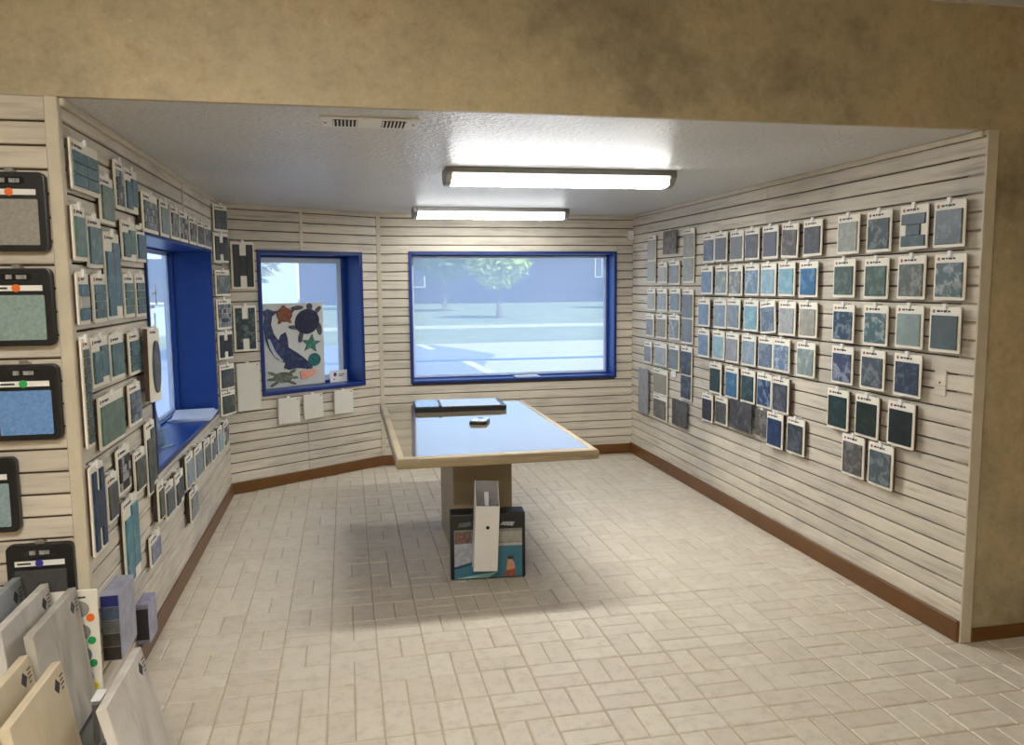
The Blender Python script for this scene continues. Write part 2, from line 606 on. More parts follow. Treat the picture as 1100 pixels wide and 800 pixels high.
# drywall round the opening and the room behind the camera
hd = MB().box(-3.2, YF, H, 4.6, YF + 0.025, HF)
structure(hd.build('wall_header', M_PLASTER), 'mottled tan plaster header above the alcove opening')
structure(MB().box(XR + 0.012, YF, 0, 4.6, YF + 0.10, H).build('wall_front_right', M_PLASTER), 'mottled brown plaster wall right of the opening')
structure(MB().box(-3.35, -2.6, 0, -3.2, YF + 0.1, HF).build('wall_front_room_left', M_PLASTER))
structure(MB().box(4.6, -2.6, 0, 4.75, YF + 0.1, HF).build('wall_front_room_right', M_PLASTER))
structure(MB().box(-3.35, -2.75, 0, 4.75, -2.6, HF).build('wall_rear', M_PLASTER))
structure(MB().box(-3.35, -2.75, HF, 4.75, YF + 0.10, HF + 0.12).build('ceiling_front', M_CEIL), 'grey ceiling strip above the plaster header')
structure(MB().box(XL - 0.6, YF + 0.025, H, XR + 0.32, YB + 0.32, H + 0.12).build('ceiling', M_CEIL), 'glossy textured white alcove ceiling')
# trims
structure(MB().box(XL - 0.037, YF - 0.012, 0, XL + 0.004, YF + 0.03, H - 0.001).build('trim_1', M_TRIM, bevel=0.003), 'cream corner post left of the opening')
structure(MB().box(XR - 0.004, YF - 0.012, 0, XR + 0.05, YF + 0.0, H - 0.001).build('trim_2', M_TRIM, bevel=0.003), 'cream corner trim right of the opening')
def wall_trim(name, w, s0, s1, z0, z1, d, mat, label, bev=0.004):
    o, th = WALLS[w]
    t = structure(MB().box(s0, -d, z0, s1, 0.0, z1).build(name, mat, bevel=bev), label)
    t.location = o
    t.rotation_euler = (0, 0, th)
    return t
wall_trim('trim_3', 'right', 0.0, RLEN - 0.012, H - 0.026, H, 0.016, M_TRIM, 'narrow ceiling moulding along right wall')
wall_trim('trim_4', 'left', 0.012, LLEN, H - 0.026, H, 0.016, M_TRIM, 'narrow ceiling moulding along left wall')
wall_trim('trim_5', 'back', 0.0, 0.035, 0.09, H, 0.006, M_TRIM, 'vertical strip where bay wall meets back wall', 0.001)
wall_trim('baseboard_right', 'right', 0.0, RLEN + 0.002, 0, 0.097, 0.016, M_BASE, 'brown baseboard of the right wall')
wall_trim('baseboard_left', 'left', 0.004, LLEN, 0, 0.09, 0.016, M_BASE, 'brown baseboard of the left wall')
wall_trim('baseboard_back', 'back', 0.0, BLEN, 0, 0.088, 0.016, M_BASE, 'brown baseboard of the back wall')
wall_trim('baseboard_angled', 'angled', 0.0, ANG_L, 0, 0.088, 0.016, M_BASE, 'brown baseboard of the angled bay wall')
structure(MB().box(XR + 0.05, YF - 0.014, 0, 4.6, YF, 0.06).build('baseboard_front_right', M_BASE, bevel=0.003), 'low brown baseboard under the brown plaster wall')

# ------------------------------------------------------------------ windows
M_NAVY = plain('navy_casing_paint', col(20, 38, 100), 0.35, var=0.05)
M_ALU = plain('pale_window_frame', col(206, 218, 232), 0.4, var=0.03)
def window(name, w, op, depth, label, frame=0.022, casing=0.014, rabbet=0.03):
    a, b, c, d = op
    o, th = WALLS[w]
    root = structure(empty(name, wall_point(w, (a + b) / 2, c), th), label)
    hw, hh = (b - a) / 2, d - c
    t = 0.016
    # lining boards of the deep reveal
    MB().box(-hw, -0.010, 0, -hw + t, depth, hh).build('jamb', M_BLUE, root, 0.002)
    MB().box(hw - t, -0.010, 0, hw, depth, hh).build('jamb', M_BLUE, root, 0.002)
    MB().box(-hw + t, -0.010, hh - t, hw - t, depth, hh).build('head_board', M_BLUE, root, 0.002)
    MB().box(-hw + t, -0.010, 0, hw - t, depth, t).build('sill_board', M_BLUE, root, 0.002)
    # narrow casing proud of the slats
    k = casing
    cs = MB()
    cs.box(-hw - k, -0.012, -k, -hw + 0.004, -0.001, hh + k).box(hw - 0.004, -0.012, -k, hw + k, -0.001, hh + k)
    cs.box(-hw, -0.012, -k, hw, -0.001, 0.004).box(-hw, -0.012, hh - 0.004, hw, -0.001, hh + k)
    cs.build('casing', M_NAVY, root)
    # inner stop in blue, then the pale sash, then the pane
    x0, x1, z0, z1 = -hw + t, hw - t, t, hh - t
    r = rabbet
    st = MB().box(x0, depth - 0.05, z0, x0 + r, depth - 0.02, z1).box(x1 - r, depth - 0.05, z0, x1, depth - 0.02, z1)
    st.box(x0 + r, depth - 0.05, z0, x1 - r, depth - 0.02, z0 + r * 0.6).box(x0 + r, depth - 0.05, z1 - r * 0.6, x1 - r, depth - 0.02, z1)
    st.build('stop', M_BLUE, root)
    f = frame
    x0 += r * 0.6; x1 -= r * 0.6; z0 += r * 0.3; z1 -= r * 0.3
    sh = MB().box(x0, depth - 0.02, z0, x0 + f, depth, z1).box(x1 - f, depth - 0.02, z0, x1, depth, z1)
    sh.box(x0 + f, depth - 0.02, z0, x1 - f, depth, z0 + f).box(x0 + f, depth - 0.02, z1 - f, x1 - f, depth, z1)
    sh.build('sash', M_ALU, root)
    MB().box(x0 + f * 0.5, depth - 0.012, z0 + f * 0.5, x1 - f * 0.5, depth - 0.008, z1 - f * 0.5).build('pane', M_GLASS, root)
    return root
win1 = window('window_1', 'back', W1, 0.20, 'widest window in the back wall with blue reveal, street outside', casing=0.009, rabbet=0.016)
win2 = window('window_2', 'angled', W2, 0.25, 'blue framed window in angled bay wall behind sea animal panel', rabbet=0.03, frame=0.05)
win3 = window('window_3', 'left', W3, 0.28, 'deep blue window in left wall with papers on its sill', rabbet=0.02)
# pale lettering strokes on the left pane
sw = MB()
for (x, z, dx, dz) in ((0.42, 0.80, 0.10, 0.02), (0.50, 0.74, 0.02, 0.12), (0.36, 0.72, 0.09, 0.018), (0.44, 0.62, 0.02, 0.07)):
    sw.box(x, 0.262, z, x + dx, 0.266, z + dz)
sw.build('window_marking', M_WHITE, win3)

# ------------------------------------------------------------------ fluorescent fittings
def fluorescent(loc, mat, label, length=1.22, rz=0.0):
    root = empty('fluorescent_light', loc, rz)
    tag(root, label, 'ceiling light', 'fluorescent wrap lights')
    L2 = length / 2
    MB().box(-L2 + 0.02, -0.104, -0.028, L2 - 0.02, 0.104, 0.0).build('housing', M_METAL, root, 0.002)
    MB().prism_x([(-0.078, -0.062), (-0.070, -0.075), (-0.05, -0.081), (0.05, -0.081), (0.070, -0.075), (0.078, -0.062)], -L2 + 0.035, L2 - 0.035).build('lens', mat, root)
    for s in (-1, 1):
        ya, yb = sorted((s * 0.068, s * 0.079))
        MB().box(-L2 + 0.035, ya, -0.0625, L2 - 0.035, yb, -0.024).build('lens_side', M_LENS_SIDE, root)
    pe = [(-0.104, 0.0), (-0.104, -0.04), (-0.066, -0.076), (-0.03, -0.086), (0.03, -0.086), (0.066, -0.076), (0.104, -0.04), (0.104, 0.0)]
    for s in (-1, 1):
        xa, xb = sorted((s * (L2 - 0.035), s * L2))
        MB().prism_x(pe, xa, xb).build('end_cap', M_METAL, root, 0.003)
    return root
fluorescent((1.158, 4.285, H), M_LENS, 'nearer long fluorescent ceiling light, above the front of the table', 1.26, R(-1.2))
fluorescent((1.168, 6.46, H), M_LENS_BACK, 'farther long fluorescent ceiling light, close to the back wall', 1.26)
fluorescent((-0.55, 0.6, HF), M_LENS_F, 'fluorescent ceiling light of the front room, nearer the header', 1.26)
fluorescent((-0.55, -1.3, HF), M_LENS_F, 'fluorescent ceiling light of the front room, behind the camera', 1.26)

# ------------------------------------------------------------------ ceiling register
reg = empty('air_vent', (0.108, 3.113, H))
tag(reg, 'white slotted air register in the ceiling just behind the header', 'vent')
MB().box(-0.18, -0.085, -0.008, 0.18, 0.085, 0).build('frame', M_WHITE, reg, 0.003)
for x0, x1 in ((-0.135, -0.045), (0.045, 0.135)):
    MB().box(x0, -0.06, -0.0095, x1, 0.06, -0.0075).build('duct_opening', M_DARKHOLE, reg)
    for i in range(7):
        x = x0 + 0.004 + i * (x1 - x0 - 0.008) / 6
        MB().box(x - 0.0025, -0.06, -0.013, x + 0.0025, 0.06, -0.009).build('louver', M_WHITE, reg)
for x in (-0.162, 0.162):
    MB().prism_z(ellipse(x, 0, 0.005, 0.005, 8), -0.011, -0.007).build('screw', M_METAL, reg)

# motion sensor in the back corner
sn = empty('motion_sensor', (2.535, YB, 1.95))
tag(sn, 'small white motion sensor high in the back right corner', 'sensor')
MB().prism_y(rrect(-0.027, 0, 0.027, 0.085, 0.012), -0.035, 0.0).build('body', M_WHITE, sn, 0.003)
MB().prism_y(rrect(-0.02, 0.008, 0.02, 0.045, 0.01), -0.041, -0.034).build('lens', plain('sensor_lens', col(214, 212, 206), 0.25), sn, 0.002)

# ------------------------------------------------------------------ sample cards
TILES = {
    'pale grey green': ((172, 178, 165), (190, 194, 182)), 'dark green': ((44, 66, 68), (120, 140, 136)), 'dark teal': ((38, 72, 80), (78, 112, 112)),
    'slate blue': ((84, 98, 108), (118, 130, 138)), 'grey green': ((84, 106, 98), (122, 140, 126)), 'moss green': ((78, 108, 94), (120, 146, 128)),
    'smoky green': ((104, 114, 108), (158, 162, 152)), 'teal veined': ((92, 118, 120), (188, 196, 192)), 'dark blue': ((48, 76, 104), (150, 172, 184)),
    'teal mottled': ((84, 118, 122), (184, 200, 198)), 'pale teal': ((152, 172, 168), (166, 184, 178)), 'plain slate': ((92, 108, 112), (98, 114, 118)),
    'violet blue': ((72, 84, 122), (176, 186, 206)), 'grey blue': ((78, 90, 104), (138, 150, 160)), 'navy': ((50, 68, 94), (104, 124, 146)),
    'deep teal': ((22, 56, 62), (56, 88, 90)), 'bottle green': ((22, 46, 42), (50, 74, 66)), 'black green': ((20, 34, 36), (34, 52, 52)),
    'grey brown': ((96, 94, 92), (150, 146, 140)), 'teal grey': ((84, 100, 108), (140, 152, 156)),
    'light blue': ((122, 154, 190), (142, 170, 200)), 'lavender grey': ((120, 124, 138), (90, 94, 108)), 'mid grey': ((130, 136, 142), (140, 146, 150)),
    'plum grey': ((96, 98, 112), (118, 120, 132)), 'purple grey': ((104, 106, 126), (112, 114, 132)), 'taupe': ((96, 90, 88), (140, 132, 124)),
    'charcoal': ((78, 80, 86), (108, 110, 114)), 'misty green': ((148, 166, 164), (206, 212, 206)), 'ash grey': ((142, 150, 150), (206, 210, 206)),
    'sky blue mottled': ((122, 156, 186), (196, 210, 220)), 'ice blue': ((154, 198, 214), (182, 214, 224)), 'aqua blue': ((132, 186, 208), (160, 204, 218)),
    'bright blue': ((52, 118, 172), (110, 166, 204)), 'pale blue grey': ((150, 172, 190), (176, 192, 204)), 'cool grey': ((136, 154, 164), (158, 172, 180)),
    'steel blue': ((108, 128, 152), (150, 166, 184)), 'white marble': ((190, 192, 190), (150, 154, 156)), 'beige': ((176, 172, 154), (188, 184, 168)),
    'blue white': ((110, 140, 176), (200, 212, 224)), 'deep blue': ((24, 58, 110), (44, 84, 140)), 'ocean blue': ((38, 72, 124), (150, 176, 208)),
    'ink blue': ((44, 48, 74), (70, 74, 100)), 'dark stone': ((70, 72, 82), (116, 116, 124)), 'dark slate': ((60, 72, 86), (104, 116, 128)),
    'pale cream': ((206, 204, 194), (196, 194, 184)), 'pale grey': ((184, 188, 188), (196, 198, 198)), 'granite': ((110, 108, 100), (150, 146, 134)),
    'dove grey': ((164, 166, 170), (176, 178, 182)), 'sand': ((178, 168, 148), (160, 150, 132)), 'green': ((92, 132, 118), (120, 156, 140)),
    'teal': ((66, 112, 112), (116, 152, 146)), 'blue': ((60, 108, 128), (100, 142, 156)), 'turquoise': ((74, 148, 170), (112, 172, 188)),
    'royal blue': ((26, 60, 100), (44, 78, 118)), 'black': ((28, 28, 30), (48, 48, 50)), 'sage green': ((96, 128, 108), (118, 146, 126)),
    'forest green': ((60, 88, 80), (104, 130, 118)), 'dark green grey': ((76, 84, 78), (110, 118, 108)), 'lavender': ((140, 142, 172), (176, 178, 204)),
    'pale stone': ((200, 196, 182), (186, 180, 166)),
}
def tile_mat(c):
    a, b = TILES[c]
    ga, gb = sum(a) / 3, sum(b) / 3
    a, b = [(v + (ga - v) * 0.15) * 0.85 for v in a], [(v + (gb - v) * 0.25) * 0.87 for v in b]
    return stone('tile_' + c.replace(' ', '_'), col(*a), col(*b), scale=20 if c not in ('plain slate', 'pale teal', 'purple grey', 'mid grey') else 6)

CARD_MESH = {}
def shared(key, fn, mat):
    """mesh data made once per shape and material"""
    k = (key, mat.name)
    if k not in CARD_MESH:
        CARD_MESH[k] = fn()
        CARD_MESH[k].materials.append(mat)
    return CARD_MESH[k]
def sample_card(w, s, ztop, label, colour, cw=0.18, ch=0.197, style='plain', roll=0.0, group=None, stand=0.014, stack=0.010, header=0.038, second=None, name='sample_card', rough_edge=False, yaw=0.0):
    """card hung on the slats: Empty at the foot of the card against the wall, parts as children"""
    o, th = WALLS[w]
    root = empty(name, wall_point(w, s, ztop - ch), th + yaw)
    tag(root, label, 'sample card', group)
    pv = root
    y0 = -stand - stack                      # back of the front board
    k = (round(cw, 4), round(ch, 4), round(stand, 4), round(stack, 4))
    tm = tile_mat(colour)
    parts = []
    if style != 'bare':
        parts.append(('backing_board', shared(('bb',) + k, lambda: MB().prism_y(rrect(-cw / 2, 0, cw / 2, ch, 0.006, 2), y0 - 0.006, y0).mesh('backing_board'), M_CARD)))
        if stack > 0.001:
            parts.append(('stacked_cards', shared(('st',) + k, lambda: MB().box(-cw / 2 + 0.004, y0, 0.006, cw / 2 - 0.004, y0 + stack, ch - 0.004).mesh('stacked_cards'), M_BROWNEDGE)))
    yt = y0 - 0.006
    mg = 0.016
    x0, x1, z0, z1 = -cw / 2 + mg, cw / 2 - mg * 0.8, 0.014, ch - header
    def tile(nm, a, b, c, d, mt, t=0.007):
        parts.append((nm, shared((nm, round(a, 4), round(b, 4), round(c, 4), round(d, 4), round(yt, 4)), lambda: MB().box(a, yt - t, b, c, yt, d).mesh(nm, 0.0012), mt)))
    if style == 'plain':
        tile('tile', x0, z0, x1, z1, tm)
    elif style == 'bare':
        tile('tile', -cw / 2, 0, cw / 2, ch, tm, 0.012)
    elif style == 'two':
        g = 0.012
        zm = (z0 + z1) / 2
        tile('tile', x0 - 0.006, z0, x1 + 0.006, zm - g / 2, tile_mat(second) if second else tm)
        tile('tile', x0 - 0.006, zm + g / 2, x1 + 0.006, z1, tm)
    elif style == 'H':
        a = (x1 - x0) / 3
        tile('tile', x0, z0, x0 + a, z1, tm)
        tile('tile', x0 + 2 * a, z0, x1, z1, tm)
        tile('tile', x0 + a + 0.001, z0 + (z1 - z0) * 0.26, x0 + 2 * a - 0.001, z1 - (z1 - z0) * 0.26, tm)
    elif style == 'spool':
        hh = (z1 - z0) / 3
        tile('tile', x0, z0, x1, z0 + hh - 0.001, tm)
        tile('tile', x0, z1 - hh + 0.001, x1, z1, tm)
        tile('tile', x0 + (x1 - x0) * 0.2, z0 + hh, x1 - (x1 - x0) * 0.2, z1 - hh, tm)
    elif style == 'check':
        hh = (z1 - z0) / 3
        m2 = tile_mat(second)
        for q in range(3):
            tile('tile', x0, z0 + q * hh + 0.001, x1, z0 + (q + 1) * hh - 0.001, tm if q != 1 else m2)
    elif style == 'step':
        a = (x1 - x0) / 2
        d = (z1 - z0) * 0.13
        tile('tile', x0, z0, x0 + a - 0.001, z1 - d, tm)
        tile('tile', x0 + a + 0.001, z0 + d, x1, z1, tm)
    elif style == 'mosaic':
        m2 = tile_mat(second) if second else tm
        n, r = max(3, int((x1 - x0) / 0.027)), max(3, int((z1 - z0) / 0.027))
        dx, dz = (x1 - x0) / n, (z1 - z0) / r
        a_, b_ = MB(), MB()
        rnd = random.Random(int(s * 1000) + int(ztop * 100))
        for i in range(n):
            for j in range(r):
                (a_ if rnd.random() < 0.6 else b_).box(x0 + i * dx + 0.0012, yt - 0.006, z0 + j * dz + 0.0012, x0 + (i + 1) * dx - 0.0012, yt, z0 + (j + 1) * dz - 0.0012)
        for q, mt in ((a_, tm), (b_, m2)):
            if q.v:
                me = q.mesh('mosaic_chips')
                me.materials.append(mt)
                parts.append(('mosaic_chips', me))
    elif style == 'grid':
        for i in range(2):
            for j in range(3):
                dx, dz = (x1 - x0) / 2, (z1 - z0) / 3
                tile('tile', x0 + i * dx + 0.0015, z0 + j * dz + 0.0015, x0 + (i + 1) * dx - 0.0015, z0 + (j + 1) * dz - 0.0015, tm if (i + j) % 2 else tile_mat(second))
    if style != 'bare':
        if header > 0.03:
            parts.append(('logo', shared(('lg',) + k, lambda: MB().prism_y(ellipse(-cw / 2 + 0.024, ch - 0.02, 0.008, 0.008, 10), yt - 0.0008, yt).mesh('logo'), M_RED)))
            def lettering():
                b = MB()
                xx = -cw / 2 + 0.042
                for wd in (0.018, 0.012, 0.02, 0.014):
                    if xx + wd > cw / 2 - 0.02: break
                    b.box(xx, yt - 0.0008, ch - 0.0225 - (wd - 0.012) * 0.2, xx + wd, yt, ch - 0.0155)
                    xx += wd + 0.005
                return b.mesh('lettering')
            parts.append(('lettering', shared(('lt',) + k, lettering, M_INK)))
    parts.append(('hook', shared(('hk',) + k, lambda: MB().box(-0.012, -stand - stack - 0.012, ch - 0.004, 0.012, 0.004, ch + 0.006).box(-0.01, -stand - stack - 0.014, ch - 0.012, 0.01, -stand - stack - 0.006, ch + 0.014).mesh('hook'), M_WHITE)))
    for nm, me in parts:
        q = link(nm, me, root)
        if nm == 'mosaic_chips':
            q['kind'] = 'stuff'
    if roll:
        root.rotation_euler = (0, roll, th + yaw)
    return root

ORD = ['first', 'second', 'third', 'fourth', 'fifth', 'sixth', 'seventh', 'eighth', 'ninth', 'tenth', 'eleventh']
ROWN = ['top row', 'second row', 'third row', 'fourth row', 'fifth row', 'lowest row']
ROWZ = [1.903, 1.676, 1.448, 1.226, 0.998, 0.777]
GR = 'sample cards on the right wall'
COLF = [3.013, 3.240, 3.487, 3.732]
COLM = [4.062, 4.295, 4.508, 4.722, 4.945, 5.155, 5.372]
right_rows = [
    [(3.016, 'slate blue'), (3.234, 'dark teal', 'spool'), (3.482, 'dark green'), (3.724, 'pale grey green'),
     (4.051, 'charcoal'), (4.281, 'taupe', 'plain', 0.05), (4.502, 'purple grey'), (4.729, 'plum grey'), (4.936, 'mid grey'), (5.153, 'lavender grey'), (5.345, 'steel blue')],
    [(3.008, 'teal veined'), (3.241, 'smoky green'), (3.498, 'moss green'), (3.750, 'grey green'),
     (4.074, 'bright blue'), (4.310, 'aqua blue'), (4.512, 'ice blue'), (4.718, 'sky blue mottled'), (4.925, 'ash grey'), (5.155, 'misty green'), (5.363, 'light blue')],
    [(3.014, 'plain slate'), (3.247, 'pale teal'), (3.483, 'teal mottled'), (3.736, 'dark blue'),
     (4.066, 'beige'), (4.282, 'white marble'), (4.500, 'steel blue', 'plain', -0.09), (4.712, 'aqua blue'), (4.950, 'cool grey'), (5.150, 'pale blue grey'), (5.388, 'light blue')],
    [(3.236, 'navy'), (3.484, 'grey blue'), (3.735, 'violet blue'),
     (4.082, 'misty green'), (4.330, 'blue white'), (4.524, 'steel blue'), (4.732, 'pale blue grey'), (4.966, 'dove grey'), (5.168, 'ice blue'), (5.386, 'light blue')],
    [(3.261, 'black green'), (3.514, 'bottle green'), (3.748, 'deep teal'),
     (4.312, 'dark slate'), (4.510, 'ocean blue'), (4.722, 'dark teal'), (4.954, 'bright blue'), (5.197, 'deep teal')],
    [(3.385, 'teal grey'), (3.609, 'grey brown'), (4.153, 'dark slate'), (4.366, 'deep blue')],
]
WALL_NAME = 'right wall'
for r, row in enumerate(right_rows):
    for n, e in enumerate(row):
        y, c = e[0], e[1]
        st = e[2] if len(e) > 2 else 'plain'
        rl = e[3] if len(e) > 3 else 0.0
        thick = 0.012 if r in (4, 5) else 0.004
        sample_card('right', YB - y, ROWZ[r] + random.uniform(-0.003, 0.003), '%s tile sample card, %s of right wall, %s from the right' % (c, ROWN[r], ORD[n]),
                    c, style=st, roll=rl, group=GR, stand=0.012 + random.uniform(0, 0.01), stack=thick + random.uniform(0, 0.006), cw=0.178 if n > 3 else 0.182, ch=0.197 if r < 4 else 0.212)
# loose stone pieces in the lowest row
sample_card('right', YB - 4.535, 0.768, 'small grey brown stone piece, lowest row, between deep blue card and wide stone', 'grey brown', cw=0.14, ch=0.165, style='bare', group=GR)
sample_card('right', YB - 4.800, 0.783, 'wide dark stone tile without a card, lowest row of right wall', 'dark stone', cw=0.29, ch=0.19, style='bare', group=GR)
sample_card('right', YB - 5.102, 0.774, 'dark slate sample card, lowest row, left neighbour of the wide stone tile', 'charcoal', ch=0.195, group=GR)
sample_card('right', YB - 5.321, 0.765, 'ink blue sample card, lowest row, nearest the back block of pale cards', 'ink blue', cw=0.17, ch=0.20, group=GR)
# pale block towards the back corner
GB = 'pale sample cards near the back corner of the right wall'
for y, zt, hh, cw, c, st, lab, c2 in (
    (5.705, 1.968, 0.405, 0.19, 'pale grey green', 'two', 'tall pale card of two tiles, uppermost in the right column of the pale block', None),
    (6.457, 1.962, 0.395, 0.18, 'pale cream', 'two', 'tall cream card of two tiles, uppermost in the column nearest the back corner', None),
    (6.050, 1.976, 0.180, 0.26, 'granite', 'bare', 'rough dark granite tile without a card, highest in the pale block', None),
    (6.213, 1.730, 0.168, 0.18, 'pale cream', 'plain', 'cream card under the granite tile, left of the two', None),
    (5.975, 1.738, 0.188, 0.20, 'dove grey', 'plain', 'grey card under the granite tile, right of the two', None),
    (5.710, 1.512, 0.410, 0.19, 'mid grey', 'two', 'tall card of two mid grey tiles, middle of the pale block right column', None),
    (5.950, 1.518, 0.182, 0.19, 'cool grey', 'plain', 'cool grey card, third row of pale block, beside the tall grey card', None),
    (6.220, 1.517, 0.183, 0.20, 'pale grey', 'plain', 'pale grey card, third row of pale block, third from the back corner side right', None),
    (6.457, 1.516, 0.183, 0.17, 'pale cream', 'plain', 'cream card under the tall cream two tile card', None),
    (5.957, 1.312, 0.195, 0.19, 'ash grey', 'plain', 'ash grey marbled card, fourth row of pale block', None),
    (6.225, 1.305, 0.195, 0.21, 'sand', 'plain', 'pale sand card, fourth row of pale block, between ash grey and dove grey', None),
    (6.479, 1.297, 0.187, 0.17, 'dove grey', 'plain', 'dove grey card, fourth row of pale block, nearest the back corner', None),
    (5.716, 1.077, 0.412, 0.19, 'dark slate', 'two', 'tall card of two dark slate blue tiles in the pale block', 'navy'),
    (5.957, 1.074, 0.204, 0.20, 'mid grey', 'plain', 'mid grey card left of the tall dark slate card', None),
    (6.240, 1.070, 0.190, 0.26, 'pale grey', 'plain', 'wide pale grey card, fifth row of pale block', None),
    (6.520, 1.060, 0.182, 0.16, 'dove grey', 'plain', 'narrow dove grey card, fifth row, nearest the back corner', None),
    (6.600, 0.821, 0.395, 0.22, 'lavender grey', 'bare', 'tall plain lavender grey strip lowest beside the back corner', None),
    (6.234, 0.850, 0.212, 0.30, 'sand', 'plain', 'wide sand coloured tile card low in the pale block', None),
    (6.234, 0.632, 0.206, 0.29, 'granite', 'plain', 'wide granite tile card, lowest in the pale block', None),
    (5.813, 0.649, 0.205, 0.28, 'charcoal', 'bare', 'dark charcoal tile, lowest right of the pale block', None),
):
    if lab.startswith('tall plain lavender'):
        c = 'dove grey'
        lab = 'tall plain pale strip, lowest one beside the back corner'
    if lab.startswith('pale grey card, third'):
        lab = 'pale grey card left of the cool grey card, third row of pale block'
    sample_card('right', YB - y, zt, lab, c, cw=cw, ch=hh, style=st, group=GB, second=c2, stand=0.008, stack=0.006)
pl = empty('price_tag', wall_point('right', YB - 5.98, 0.815), -math.pi / 2)
tag(pl, 'tiny white tag hanging beside the wide sand tile card', 'tag')
MB().box(-0.045, -0.012, 0, 0.045, -0.008, 0.05).build('card', M_WHITE, pl, 0.001)
MB().box(-0.004, -0.012, 0.05, 0.004, 0.004, 0.056).build('hook', M_METAL, pl)
# blank wall plate, painted over
wp = empty('wall_plate', wall_point('right', YB - 3.054, 1.058), -math.pi / 2)
tag(wp, 'blank cream cover plate right of the navy sample card', 'wall plate')
MB().box(-0.036, -0.007, 0, 0.036, 0.001, 0.117).build('plate', M_SLAT, wp, 0.003)
MB().prism_y(ellipse(0, 0.058, 0.005, 0.005, 10), -0.0085, -0.006).build('screw', M_BROWNEDGE, wp)

